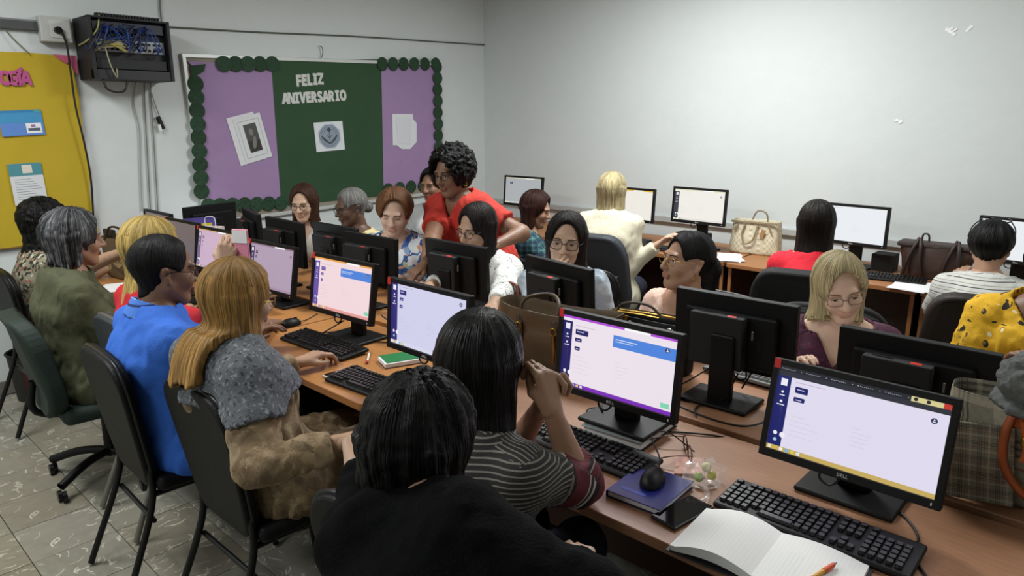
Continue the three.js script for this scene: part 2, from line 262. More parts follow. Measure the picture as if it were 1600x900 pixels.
function person(o) {
  const H = o.at || atDepth(...o.head), yaw = o.yaw * D2R, fx = Math.sin(yaw), fz = Math.cos(yaw), lean = o.lean ?? .06, side = o.side ?? 0;
  const bx = H.x - fx * lean + Math.cos(yaw) * side, bz = H.z - fz * lean - Math.sin(yaw) * side, g = thing('person', o.label, 'person', bx, 0, bz, yaw, o.group);
  const loc = w => V((w.x - bx) * Math.cos(yaw) - (w.z - bz) * Math.sin(yaw), w.y, (w.x - bx) * Math.sin(yaw) + (w.z - bz) * Math.cos(yaw));
  const hc = loc(H), gi = o.girth ?? 1, male = !!o.male, seat = o.seat ?? .45, stand = !!o.stand, q = o.res ?? 1, hs = o.hs ?? 1;
  const look = o.look, hyaw = (look[0] - o.yaw) * D2R, hq = new THREE.Quaternion().setFromEuler(new THREE.Euler((look[1] || 0) * D2R, hyaw, (look[2] || 0) * D2R, 'YXZ')), hqi = hq.clone().invert();
  const skin = SKIN[o.skin] || o.skin;
  const N = hc.clone().add(V(0, -.105 * hs, -.02).applyQuaternion(hq)).add(V(0, -.05, -.02)).add(V(...(o.nOff || [0, 0, 0]))); if (o.neckAt) N.copy(loc(o.neckAt));
  const hy = stand ? o.hip ?? .90 : seat + .095, hip = V(0, hy, 0), arch = o.arch ?? .02;
  const sp = [hip.clone().add(V(0, -.03, 0)), hip.clone().lerp(N, .33).add(V(0, 0, -arch * .6)), hip.clone().lerp(N, .70).add(V(0, 0, -arch)), hip.clone().lerp(N, .93)];
  const dim = male ? [[.165, .125], [.155, .115], [.178, .125], [.125, .085]] : [[.175, .13], [.145, .108], [.158, .112], [.105, .075]];
  const W = dim.map(d => d[0] * gi), DD = dim.map(d => d[1] * gi * (o.deep ?? 1));
  const torso = (x, y, z, off) => {
    let d = 9;
    for (let i = 0; i < 3; i++) {
      const a = sp[i], b = sp[i + 1], dx = b.x - a.x, dy = b.y - a.y, dz = b.z - a.z, L2 = dx * dx + dy * dy + dz * dz; let t = ((x - a.x) * dx + (y - a.y) * dy + (z - a.z) * dz) / L2; const tc = t < 0 ? 0 : t > 1 ? 1 : t;
      const L = Math.sqrt(L2), w = lerp(W[i], W[i + 1], tc) + off, e = lerp(DD[i], DD[i + 1], tc) + off, ux = x - a.x - dx * tc, uy = y - a.y - dy * tc, uz = z - a.z - dz * tc;
      const fl = (uz * dy - uy * dz) / Math.hypot(dy, dz), al = (t - tc) * L, k = Math.sqrt(ux * ux / (w * w) + fl * fl / (e * e) + al * al / (e * e)); d = smin(d, (k - 1) * Math.min(w, e), .03);
    }
    return d;
  };
  const sw = (male ? .178 : .150) * Math.sqrt(gi) * (o.shoulder ?? 1), up = sp[3], shoulderDrop = .058;
  const arms = [1, -1].map(s => {
    const a = (s > 0 ? o.arms?.L : o.arms?.R) || {}, S = V(N.x + s * sw, N.y - shoulderDrop, N.z - .01);
    let w = a.wrist ? loc(a.wrist) : stand ? V(s * .24, .86, .06) : o.reach !== undefined ? V(s * .13, .80, N.z + o.reach) : V(s * .12, .795, N.z + .36);
    const L1 = .27 * (male ? 1.06 : 1), L2 = .235 * (male ? 1.06 : 1), dv = w.clone().sub(S), dl = dv.length(), k = Math.max(1, dl / ((L1 + L2) * .995)), l1 = L1 * k, l2 = L2 * k, u = dv.clone().normalize();
    const ca = clamp((l1 * l1 + dl * dl - l2 * l2) / (2 * l1 * dl), -1, 1), pole = a.pole ? V(...a.pole) : V(s * .5, -1, -.35), pp = pole.addScaledVector(u, -pole.dot(u)).normalize();
    const E = a.elbow ? loc(a.elbow) : S.clone().addScaledVector(u, l1 * ca).addScaledVector(pp, l1 * Math.sqrt(1 - ca * ca)), fd = w.clone().sub(E).normalize();
    const hd = a.dir ? V(...a.dir) : fd.clone().add(V(0, a.wrist ? 0 : .3, 0)), pn_ = a.palm ? V(...a.palm) : V(0, -1, 0).addScaledVector(hd, .01);
    const hand = handCaps(w, hd, pn_, s > 0, a.curl ?? .35, male ? 1.08 : .98);
    return { s, S, E, w, fd, ud: E.clone().sub(S).normalize(), hand, up: cap(S, E, .047 * gi, .039 * gi), fo: cap(E, w, .039 * gi, .0245), sh: cap(V(N.x, N.y - .04, N.z - .012), S, .052, .05 * gi) };
  });
  const legs = [1, -1].map(s => {
    const hipJ = V(s * .085 * gi, hy - .02, .02), kn = stand ? V(s * .09, .48, .03) : V(s * (o.knee ?? .1), seat + .05, .42), an = stand ? V(s * .09, .09, 0) : V(s * .1, .1, .40 + (o.foot ?? 0));
    return { s, hipJ, kn, an, th: cap(hipJ, kn, .088 * gi, .058 * gi), ca: cap(kn, an, .056 * gi, .04) };
  });
  const bust = male ? null : V(sp[2].x, lerp(sp[2].y, sp[1].y, .05), sp[2].z + DD[2] * .62), br = .062 * gi * (o.bust ?? 1);
  const neckC = cap(N.clone().add(V(0, -.03, 0)), hc.clone().add(V(0, -.06, -.02).applyQuaternion(hq)), .056, .05);
  const trunk = (x, y, z, off) => {
    let d = torso(x, y, z, off);
    if (bust) d = smin(d, Math.hypot(Math.abs(x - bust.x) - .07 * gi, y - bust.y, z - bust.z) - br - off * .7, .06);
    for (const a of arms) d = smin(d, capD(a.sh, x, y, z) - off, .045);
    return d;
  };
  const bodyF = (x, y, z) => {
    let d = trunk(x, y, z, 0);
    for (const a of arms) { d = smin(d, capD(a.up, x, y, z), .03); d = smin(d, capD(a.fo, x, y, z), .02); }
    for (const l of legs) { d = smin(d, capD(l.th, x, y, z), .03); d = smin(d, capD(l.ca, x, y, z), .02); }
    return smin(d, capD(neckC, x, y, z), .035);
  };
  const all = [...arms.flatMap(a => [a.up, a.fo, a.sh]), ...legs.flatMap(l => [l.th, l.ca]), neckC, cap(sp[0], sp[2], Math.max(...W))], [mn, mx] = bounds(all, .05);
  const lip = o.lip || [skin[0] * .86, skin[1] * .68, skin[2] * .66], parts = [paint(surfaceNets(bodyF, mn, mx, .013 * q), () => skin)];
  const w = o.wide ?? 1, tmp = V(), hcell = .0041 * q;
  const headG = surfaceNets((x, y, z) => HEAD.f(x, y, z, w), [-.098, -.19, -.125], [.098, .135, .135], hcell);
  paint(headG, (x, y, z) => z > .07 && (capD(HEAD.lipU, x, y, z) < .0028 || capD(HEAD.lipL, x, y, z) < .0028) ? lip : skin);
  const M4 = new THREE.Matrix4().compose(hc, hq, V(hs, hs, hs)); headG.applyMatrix4(M4); parts.push(headG);
  for (const a of arms) {
    const { palm, fing } = a.hand, bb = bounds([...palm, ...fing], .012), wristC = cap(a.w.clone().addScaledVector(a.fd, -.05), a.w, .0255, .021);
    parts.push(paint(surfaceNets((x, y, z) => { let d = capD(wristC, x, y, z), e = 9; for (const c of palm) d = smin(d, capD(c, x, y, z), .014); for (const c of fing) e = smin(e, capD(c, x, y, z), .0025); return smin(d, e, .006); }, bb[0].map(v => v - .02), bb[1].map(v => v + .02), .0042 * q), () => skin));
  }
  mesh('body', mergeGeometries(parts), skinMat, g);
  // clothes
  const T = o.top, off = T.off ?? .013, sleeve = T.sleeve ?? 1.9, fold = T.fold ?? .006;
  const hem = T.hem ?? hy - .15, cuffs = arms.map(a => { const onF = sleeve > 1, c = onF ? a.E.clone().lerp(a.w, sleeve - 1) : a.S.clone().lerp(a.E, sleeve), n = onF ? a.fd : a.ud; return { onF, n, k: c.dot(n) }; });
  const zN = N.z, yN = N.y, vd = T.vdepth ?? .13, nr = T.nr ?? .074, so = T.sleeveOff ?? off;
  const topF = (x, y, z) => {
    let d = trunk(x, y, z, off);
    for (const l of legs) d = smin(d, Math.max(capD(l.th, x, y, z) - off - .012, z - (T.hem !== undefined ? .5 : .12)), .06);
    arms.forEach((a, i) => { const c = cuffs[i], pl = x * c.n.x + y * c.n.y + z * c.n.z - c.k; const u = capD(a.up, x, y, z) - so, f = capD(a.fo, x, y, z) - so * .8; d = smin(d, c.onF ? smin(u, smax(f, pl, .006), .03) : smax(u, pl, .006), .035); });
    const n1 = noise(x * 9, y * 7, z * 9), n2 = noise(x * 22 + 7, y * 13 + x * 9, z * 22); d += fold * (n1 * 1.1 + (.5 - Math.abs(n2)) * 1.1);
    if (T.hood) d = smin(d, Math.max(ell(x - N.x, y - yN + .015, z - zN + .075, .115, .075, .05), -(Math.hypot(x - N.x, (y - yN - .05) * .9, z - zN + .02) - .075)), .03);
    const rx = x - N.x, rz = z - zN - .012, yy = y - yN;
    if (T.neck !== 'high') d = smax(d, -Math.max(Math.hypot(rx * (T.nw ?? .8), rz) - nr, -(yy + .075 + rz * .5)), .006);
    if (T.neck === 'v') d = smax(d, -Math.max((Math.abs(rx) - Math.max(0, yy + vd + .03) * .5) * .85, -rz), .006);
    return Math.max(d, hem - y);
  };
  const [m2, x2] = bounds([...arms.flatMap(a => sleeve > 1 ? [a.up, a.fo] : [a.up]), cap(sp[0], N, Math.max(...W) + .02), ...legs.map(l => l.th)], .05); m2[1] = Math.max(m2[1], hem - .03);
  if (T.hood) m2[2] -= .06;
  mesh(T.name || 'blouse', triplanar(surfaceNets(topF, m2, x2, (T.cell ?? .0095) * q)), T.mat, g);
  if (T.sleeve2) arms.forEach(a => {
    const S2 = T.sleeve2, k0 = S2.from, c0 = k0 > 1 ? a.E.clone().lerp(a.w, k0 - 1) : a.S.clone().lerp(a.E, k0), c1 = a.E.clone().lerp(a.w, S2.to - 1), n0 = k0 > 1 ? a.fd : a.ud, p0 = c0.dot(n0), p1 = c1.dot(a.fd);
    const f = (x, y, z) => smin(Math.max(capD(a.up, x, y, z) - so - .004, p0 - (x * n0.x + y * n0.y + z * n0.z)), Math.max(capD(a.fo, x, y, z) - so - .002, x * a.fd.x + y * a.fd.y + z * a.fd.z - p1), .02) + fold * noise(x * 20, y * 20, z * 20), bb = bounds([a.up, a.fo], .05);
    const sg = surfaceNets(f, bb[0], bb[1], .008).toNonIndexed(), sp2 = sg.attributes.position, su = new Float32Array(sp2.count * 2); for (let i = 0; i < sp2.count; i++) { const X = V(sp2.getX(i), sp2.getY(i), sp2.getZ(i)), lu = X.clone().sub(a.E).dot(a.ud), lf = X.clone().sub(a.E).dot(a.fd); su[i * 2] = X.z; su[i * 2 + 1] = capD(a.up, X.x, X.y, X.z) < capD(a.fo, X.x, X.y, X.z) ? lu : Math.max(0, lf); } sg.setAttribute('uv', new THREE.BufferAttribute(su, 2)); mesh('sleeve', sg, S2.mat, g);
  });
  if (T.scarf) {
    const yS = yN - .02; const scarfF = (x, y, z) => { const cut = Math.max(T.scarf.y - y + .05 * noise(x * 6, y, z * 6), -9); let d = trunk(x, y, z, off + .014); for (const a of arms) d = smin(d, capD(a.up, x, y, z) - so - .014, .04); d += .007 * (noise(x * 8, y * 14, z * 8) + (.5 - Math.abs(noise(x * 26, y * 22, z * 26)))); d = smin(d, Math.abs(Math.hypot(x - N.x, z - zN) - .075) - .02 + Math.max(0, Math.abs(y - yS - .02) - .04), .03); return Math.max(d, cut); };
    mesh('shawl', triplanar(surfaceNets(scarfF, [m2[0], T.scarf.y - .06, m2[2]], [x2[0], yN + .1, x2[2]], .009)), T.scarf.mat, g);
  }
  if (T.collar) {
    const cf = (x, y, z) => { const r = Math.hypot((x - N.x) * .94, z - zN - .004), yy = y - yN + .42 * (z - zN), mid = .066 + Math.max(0, .05 - yy) * .5, ang = Math.atan2(x - N.x, z - zN); return Math.max(Math.abs(r - mid) - .0055, Math.abs(yy - .018) - .036, .16 - Math.abs(ang)); };
    const cg = triplanar(surfaceNets(cf, [N.x - .13, yN - .12, zN - .13], [N.x + .13, yN + .08, zN + .13], .0055)); mesh('collar', cg, T.collar, g);
  }
  const legF = (x, y, z) => { let d = smax(torso(x, y, z, .002), y - hy + .0, .01); for (const l of legs) { d = smin(d, capD(l.th, x, y, z) - .014, .03); d = smin(d, Math.max(capD(l.ca, x, y, z) - .018, l.an.y - .01 - y), .02); } return d + .004 * noise(x * 14, y * 12, z * 14); };
  const lb = bounds([...legs.flatMap(l => [l.th, l.ca]), cap(sp[0], sp[0].clone().add(V(0, .06, 0)), W[0])], .05);
  mesh(o.legName || 'trousers', triplanar(surfaceNets(legF, lb[0], lb[1], .013 * q)), o.legs || M.denimDark, g);
  for (const l of legs) {
    const A = V(l.an.x, .045, l.an.z - .03), B2 = V(l.an.x + l.s * .012, .032, l.an.z + .14), c1 = cap(A, B2, .045, .036), c2 = cap(V(l.an.x, .05, l.an.z), V(l.an.x, .085, l.an.z), .046, .044);
    mesh('shoe', surfaceNets((x, y, z) => Math.max(smin(capD(c1, x, y, z), capD(c2, x, y, z), .02), .0035 - y), [l.an.x - .07, -.02, l.an.z - .1], [l.an.x + .08, .15, l.an.z + .2], .01), M.leatherBlack, g);
  }
  // hair
  const R = o.hair; if (R) {
    const t = R.t ?? .016, st = R.style, len = (R.len ?? .3), fr = R.front ?? .03, wv = R.wave ?? .004, yq = new THREE.Quaternion().setFromEuler(new THREE.Euler(0, -hyaw, 0)), cY = Math.cos(-hyaw), sY = Math.sin(-hyaw), e = hqi, flare = R.flare ?? .08, inv = 1 / hs;
    const napeC = cap(V(0, -.03, -.03), V(0, -.175, -.043), .056, .056);
    const hairF = (x0, y0, z0) => {
      tmp.set(x0 - hc.x, y0 - hc.y, z0 - hc.z); const yx = (tmp.x * cY + tmp.z * sY) * inv, yy = tmp.y * inv, yz = (-tmp.x * sY + tmp.z * cY) * inv; tmp.applyQuaternion(e).multiplyScalar(inv); const x = tmp.x, y = tmp.y, z = tmp.z;
      const ang = Math.atan2(yx, -yz), strand = noise(ang * 6, yy * 5, 3.3 + st.length) * wv * 1.3 + noise(ang * 17, yy * 5, 9.1) * wv * .55;
      let d = ell(x, y - .036, z + .018, .0735 * w + t, .0845 + t, .092 + t);
      if (st === 'short' || st === 'crop' || st === 'updo') d = smin(d, capD(napeC, x, y, z), .03) + clamp((.025 - y) / (st === 'crop' ? .11 : .075), 0, 1) * t * .95;
      if (st === 'short') { d = Math.max(d, -(y + .055 - .62 * (z + .03))); d = smax(d, -(Math.hypot(Math.abs(x) - .082, y + .008, z + .004) - .03), .01); }
      else if (st === 'crop') d = Math.max(d, -(y + .085 - .55 * (z + .03)));
      else if (st === 'updo') { d = Math.max(d, -(y + .04 - .5 * (z + .03))); d = smin(d, Math.hypot(x, y - (R.by ?? -.01), z + .118) - (R.br ?? .05), .02); d = smax(d, -(Math.hypot(Math.abs(x) - .084, y + .012, z - .006) - .042), .01); }
      else if (st === 'afro') { d = Math.max(d, -(y + .075 - .25 * z)); }
      else {
        const low = Math.max(0, -yy - .09), back = R.back ?? .25, cz = -.026 - Math.min(low * back, R.bmax ?? 1), rx = (.0735 * w + t) + flare * low - (R.tuck ?? 0) * Math.max(0, -yy - .02), rz = .072 + t * .6 + (R.fz ?? 0) * low;
        let c = (Math.sqrt(yx * yx / (rx * rx) + (yz - cz) * (yz - cz) / (rz * rz)) - 1) * Math.min(rx, rz); const endN = len + .025 * noise(ang * 5, 2, 7) ;
        c = Math.max(c, yy - .03, -yy - endN); c = smax(c, yz - fr - Math.min(.03, Math.max(0, Math.abs(yx) - .055)), .012);
        d = smin(Math.max(d, -(y + .02) - .03), c, .025);
        if (st === 'pony') { }
      }
      if (R.drape) { const sx = x0 - N.x; d = smin(d, Math.max(Math.abs(trunk(x0, y0, z0, off) - R.drape.off) - .013, Math.abs(sx + .01) - R.drape.w - .012 * noise(sx * 30, 4, 4), R.drape.y - y0 + .03 * noise(sx * 24, 2, 2), z0 - N.z + .01, y0 - N.y - .08), .035); }
      if (R.tail) d = smin(d, capD(R.tail, yx, yy, yz), .02);
      d += strand;
      if (R.curl) d += R.curl * (noise(x * 42, y * 42, z * 42) + .6 * noise(x * 85, y * 85, z * 85));
      const ft = (R.line ?? .078) + .028, fc = (ft - .145) / 2, fh = (ft + .145) / 2;
      d = smax(d, -ell(x - (R.part ?? 0), y - fc, z - .1, .062 * w + (R.open ?? .006), fh, .085 + (R.open ?? 0)), .012);
      if (!R.covered) d = Math.max(d, -Math.max(Math.abs(yx) - .05, -yz + .005, yy + .09));
      return d;
    };
    const ext = .13 + t + (R.style === 'afro' ? .03 : 0), lo = Math.max(.16, st === 'short' || st === 'crop' || st === 'updo' || st === 'afro' ? .16 : len + .05, R.tail ? .5 : 0, R.drape ? .45 : 0);
    const hg = surfaceNets(hairF, [hc.x - ext * hs - .03, hc.y - lo, hc.z - (ext + .06 + (R.tail || R.drape ? .08 : 0)) * hs - .03], [hc.x + ext * hs + .03, hc.y + ext * hs + .04, hc.z + ext * hs + .04], (R.cell ?? .0056) * q).toNonIndexed();
    const p = hg.attributes.position, uv = new Float32Array(p.count * 2);
    for (let i = 0; i < p.count; i += 3) { let a0 = 0; for (let j = 0; j < 3; j++) { const X = p.getX(i + j) - hc.x, Z = p.getZ(i + j) - hc.z; let a = Math.atan2(X * cY + Z * sY, X * sY - Z * cY); if (j && a - a0 > Math.PI) a -= 2 * Math.PI; if (j && a - a0 < -Math.PI) a += 2 * Math.PI; if (!j) a0 = a; uv[(i + j) * 2] = a * .8; uv[(i + j) * 2 + 1] = p.getY(i + j) * 1.6 + Math.abs(a) * .05; } }
    hg.setAttribute('uv', new THREE.BufferAttribute(uv, 2)); mesh('hair', hg, R.mat, g);
  }
  // face details
  const surf = (x, y) => { let z = .14; for (let i = 0; i < 40; i++) { const d = HEAD.f(x, y, z, w); if (d < .0004) break; z -= Math.max(d * .7, .0004); } return z; };
  const place = (name, geo, mat) => { const c = geo.clone(); c.applyMatrix4(M4); return mesh(name, c, mat, g); };
  if (!o.faceless) {
    const open = o.open ?? 1;
    for (const s of [1, -1]) {
      const ex = s * .0315, ey = .003, ez = surf(ex, ey), nu = 12, nv = 6, P = [], C = [], I = [], gz = o.gaze || [0, 0];
      for (let i = 0; i <= nu; i++) for (let j = 0; j <= nv; j++) { const u = i / nu * 2 - 1, v = j / nv * 2 - 1, hh = .0056 * Math.pow(1 - u * u, .65) * open, X = u * .0142, Y = v * hh - (1 - open) * .003, R2 = .0165, zz = Math.sqrt(R2 * R2 - X * X - Y * Y) - R2 + .0016; P.push(ex + X, ey + Y, ez + zz); const r = Math.hypot(X - gz[0] * .006, Y - gz[1] * .004); C.push(...(r < .0026 ? [.01, .01, .01] : r < .0062 ? [.045, .025, .014] : [.62, .58, .54])); if (i < nu && j < nv) { const a = i * (nv + 1) + j; I.push(a, a + nv + 1, a + 1, a + 1, a + nv + 1, a + nv + 2); } }
      const eg = new THREE.BufferGeometry(); eg.setAttribute('position', new THREE.Float32BufferAttribute(P, 3)); eg.setAttribute('color', new THREE.Float32BufferAttribute(C, 3)); eg.setIndex(I); eg.computeVertexNormals(); place('eye', eg, eyeMat);
      const lash = []; for (let i = 0; i <= 8; i++) { const u = i / 4 - 1, hh = .0056 * Math.pow(Math.max(0, 1 - u * u), .65) * open; lash.push(V(ex + u * .0148, ey + hh - (1 - open) * .003, ez + .0022 - u * u * .0045)); } place('eyelashes', tubeGeo(lash, .0011, 12, 5), M.lash);
      const bro = []; for (let i = 0; i <= 6; i++) { const u = i / 6, X = s * (.013 + u * .036), Y = .0215 + Math.sin(u * 2.4) * .006 - u * .002; bro.push(V(X, Y, surf(X, Y) + .0003)); } place('eyebrow', tubeGeo(bro, .0024, 10, 5), o.brow || M.brow);
    }
    if (o.glasses) {
      const G = o.glasses, gg = [], z0 = .097, gw = G.w ?? .024, gh = G.h ?? .018;
      for (const s of [1, -1]) {
        const ring = []; for (let i = 0; i < 14; i++) { const a = i / 14 * Math.PI * 2, c = Math.cos(a), n = Math.sin(a), pw = G.square ?? .75; ring.push(V(s * .0335 + Math.sign(c) * Math.pow(Math.abs(c), pw) * gw, .0 + Math.sign(n) * Math.pow(Math.abs(n), pw) * gh, z0 - Math.abs(s * .0335 + c * gw) * .12)); }
        gg.push(tubeGeo(ring, G.r ?? .0016, 28, 5, true)); gg.push(tubeGeo([V(s * (.0335 + gw), .006, z0 - .008), V(s * .072, .008, z0 - .028), V(s * .080, .008, .0), V(s * .080, -.004, -.02)], (G.r ?? .0016), 12, 5));
        const shp = new THREE.Shape(ring.map(v => new THREE.Vector2(v.x, v.y))); const lg = new THREE.ShapeGeometry(shp); lg.translate(0, 0, z0 - .004); place('lens', lg, G.lens || lensMat);
      }
      gg.push(tubeGeo([V(-.011, .003, z0 - .001), V(0, .007, z0 + .003), V(.011, .003, z0 - .001)], G.r ?? .0016, 8, 5)); place('glasses', merge(gg), G.mat || M.blackGloss);
    }
    if (o.earring) for (const s of [1, -1]) place('earring', moved(new THREE.TorusGeometry(o.earring.r ?? .012, .0015, 6, 14), s * .083, -.048 - (o.earring.r ?? .012) * .5, -.004, 0, Math.PI / 2, 0), o.earring.mat || M.gold);
  }
  return { g, hc, hq, N, arms, loc, M4, place };
}
// ---------------------------------------------------------------- fabrics
M.lash = std(0x120c0a, .6); M.brow = std(0x1d130e, .8); const browGrey = std(0x55504a, .8), browLight = std(0x6b4f38, .8);
function fabric(base, draw, size = .4, rough = .85, extra = {}) {
  const t = canvasTex(512, 512, (g, w, h) => { g.fillStyle = base; g.fillRect(0, 0, w, h); if (draw) draw(g, w, h); for (let i = 0; i < 6000; i++) { g.fillStyle = `rgba(${rnd() < .5 ? '0,0,0' : '255,255,255'},.035)`; g.fillRect(rnd() * w, rnd() * h, 3, 2); } }, [1 / size, 1 / size]);
  const b = fineBump.clone(); b.repeat.set(5, 5); b.needsUpdate = true; return new THREE.MeshPhysicalMaterial({ color: 0xffffff, map: t, roughness: rough, bumpMap: b, bumpScale: .0022, sheen: .25, sheenRoughness: .6, sheenColor: new THREE.Color(base), ...extra });
}
const wrapDraw = (g, w, h, x, y, f) => { for (const ox of [-w, 0, w]) for (const oy of [-h, 0, h]) { g.save(); g.translate(x + ox, y + oy); f(); g.restore(); } };
const blotches = (cols, n, a, b) => (g, w, h) => { for (let i = 0; i < n; i++) { const c = cols[i % cols.length], rx = rr(a, b), ry = rx * rr(.3, .8), ro = rr(0, 3.1); wrapDraw(g, w, h, rnd() * w, rnd() * h, () => { g.rotate(ro); g.fillStyle = c; g.beginPath(); g.ellipse(0, 0, rx, ry, 0, 0, 7); g.fill(); }); } };
const stripes = (cols) => (g, w, h) => { for (const [y, t, c] of cols) { g.fillStyle = c; g.fillRect(0, y * h, w, t * h); } };
const F = {};
M.denim = fabric('#7488a8', blotches(['rgba(190,205,225,.25)', 'rgba(50,60,85,.2)'], 90, 10, 60)); M.denimDark = fabric('#1d2233');
F.olive = fabric('#4a4c33', blotches(['rgba(30,32,20,.14)', 'rgba(110,112,82,.12)'], 120, 8, 40));
F.red = fabric('#c01626'); F.polo = fabric('#2f68cc'); F.poloCollar = fabric('#4679d2', stripes([[.1, .1, '#a9c2ee'], [.5, .1, '#a9c2ee'], [.8, .06, '#1c2f66']]), .13);
F.leafy = fabric('#8c8672', blotches(['#2a2c26', '#c5bfa8', '#3b3a30', '#a7564a', '#55603c', '#1d1d1b'], 700, 5, 17));
F.jacket = fabric('#8a7355', blotches(['rgba(190,170,135,.2)', 'rgba(60,46,30,.22)'], 110, 14, 80)); F.shawl = fabric('#575a60', blotches(['rgba(25,26,30,.5)', 'rgba(165,168,175,.45)', 'rgba(110,112,118,.5)'], 900, 3, 13), .3);
F.blackTop = fabric('#060607', null, .4, .9, { sheen: 0, specularIntensity: .2 }); F.sweater = fabric('#2e2c2b', (g, w, h) => { for (let i = 0; i < 24; i++) { g.fillStyle = '#8d8a82'; g.fillRect(0, (i + .5) / 24 * h, w, h / 85); } g.fillStyle = '#000'; }, .28);
F.maroon = fabric('#5a1420', stripes([[.02, .10, '#16080b'], [.12, .05, '#b5b0a8'], [.17, .06, '#2a2425'], [.23, .03, '#b5b0a8'], [.6, .05, '#1c1215'], [.66, .03, '#8a8a86'], [.85, .04, '#2a0c12']]), .16);
F.cardigan = fabric('#b9b3ab', blotches(['rgba(90,80,70,.18)', 'rgba(240,238,230,.3)'], 160, 5, 22));
F.cream = fabric('#d0cab4', (g, w, h) => { for (let i = 0; i < 40; i++) { g.fillStyle = 'rgba(120,110,80,.10)'; g.fillRect(i / 40 * w, 0, 4, h); } }, .35);
F.creamDot = fabric('#d9c795', blotches(['#b9a258', '#efe5c2', '#8a7a4a'], 130, 6, 16));
F.floral = fabric('#3f68a6', blotches(['#dfe6ec', '#5d86bd', '#2d4f8d', '#e9edf0', '#8db0d6', '#c9d2a8', '#e8eef2', '#d9a48c'], 190, 14, 48));
F.orange = fabric('#b42c1f', blotches(['rgba(120,10,10,.1)', 'rgba(255,120,90,.08)'], 60, 20, 80)); F.whiteShirt = fabric('#cfd3d4');
F.dotted = fabric('#dcdcd8', blotches(['#3d3f44', '#6d6f74', '#26272b'], 330, 3, 7), .3);
F.lightGrey = fabric('#aeb9c4', blotches(['rgba(220,228,235,.35)', 'rgba(70,80,95,.16)'], 120, 8, 50));
F.pink = fabric('#dcb9a8', blotches(['rgba(245,225,212,.6)', 'rgba(196,130,116,.35)', 'rgba(250,236,226,.5)'], 420, 3, 11), .3);
F.purple = fabric('#43142e', blotches(['rgba(110,50,84,.5)', 'rgba(24,6,18,.5)', 'rgba(90,34,66,.5)'], 420, 4, 16), .3);
F.yellow = fabric('#d9a81c', (g, w, h) => { blotches(['#2a2118', '#3d3124'], 26, 10, 26)(g, w, h); blotches(['#6d6350', '#8a6a2a', '#e8e0c0', '#241c16'], 60, 5, 15)(g, w, h); }, .42);
F.plaid = fabric('#1f4a50', (g, w, h) => { for (let i = 0; i < 16; i++) { g.fillStyle = i % 2 ? 'rgba(120,170,165,.5)' : 'rgba(8,18,34,.5)'; g.fillRect(i / 16 * w, 0, w / 52, h); g.fillRect(0, i / 16 * h, w, h / 52); } for (let i = 0; i < 4; i++) { g.fillStyle = 'rgba(14,26,60,.4)'; g.fillRect(i / 4 * w, 0, w / 14, h); g.fillRect(0, i / 4 * h, w, h / 14); } }, .32);
F.striped = fabric('#c6c6c0', (g, w, h) => { for (let i = 0; i < 26; i++) { g.fillStyle = i % 3 ? 'rgba(70,70,70,.5)' : 'rgba(40,40,42,.75)'; g.fillRect(0, i / 26 * h + (i % 2) * 4, w, i % 3 ? 3 : 5); } }, .44);
F.brightRed = fabric('#d3142c');
const HAIR = { black: hairMat(0x080707), blackGloss: hairMat(0x070606, .4), darkBrown: hairMat(0x1a100c), brown: hairMat(0x4a2c1c), auburn: hairMat(0x3b1e16), blonde: hairMat(0xdcbb6c), paleBlonde: hairMat(0xd2c294), gold: hairMat(0xb98c4c), ash: hairMat(0xcdb98a), grey: hairMat(0x55555a), greyMix: hairMat(0x8d8b88), lightBrown: hairMat(0x7d5232) };
console.log('people');
const PEOPLE = [];
const man = (o) => { if (PEOPLE.length > 6 && PEOPLE.length < 17 && o.reach === undefined) o.reach = .2; PEOPLE.push(person(o)); return PEOPLE[PEOPLE.length - 1]; };
// front row, seen from behind, left to right
man({ label: 'person with long dark curly hair and leaf print blouse below yellow board', head: [72, 350, 3.95], hs: 1.05, yaw: 92, look: [100, 4, 0], skin: 'olive', lean: .02, res: 1.25, girth: 1.05, hair: { style: 'long', mat: HAIR.black, t: .026, len: .2, wave: .008, curl: .008, front: -.005, flare: .12 }, top: { mat: F.leafy, sleeve: .9, neck: 'round' }, earring: { r: .012, mat: M.chrome }, arms: { R: { wrist: atDepth(200, 392, 3.55), pole: [-.2, -1, -.3] } } });
man({ label: 'person with grey hair and olive hooded jacket in green swivel chair', head: [118, 375, 3.2], hs: 1.05, yaw: 88, look: [84, 2, 0], skin: 'tan', lean: .03, girth: 1.12, hair: { style: 'long', len: .1, mat: greyHair, t: .023, wave: .01, curl: .004, line: .07, open: -.002, front: -.01, tuck: .1 }, brow: browGrey, top: { name: 'jacket', mat: F.olive, hood: true, off: .022, fold: .012, neck: 'round' }, legs: M.denim, legName: 'jeans', arms: { R: { wrist: atY(262, 492, .79) } } });
const cardHolder = man({ label: 'person with long blonde hair and red top behind blue polo shirt', head: [240, 392, 2.95], hs: 1.05, yaw: 92, look: [96, 3, 0], skin: 'light', lean: .0, hair: { style: 'long', mat: HAIR.blonde, t: .022, len: .24, wave: .006, front: .0, flare: .1 }, top: { mat: F.red, sleeve: 1.85, fold: .008 }, arms: { R: { wrist: atDepth(350, 420, 2.75), pole: [-.6, -1, -.2], dir: [.1, 1, .35], palm: [.8, 0, .5], curl: .5 } } });
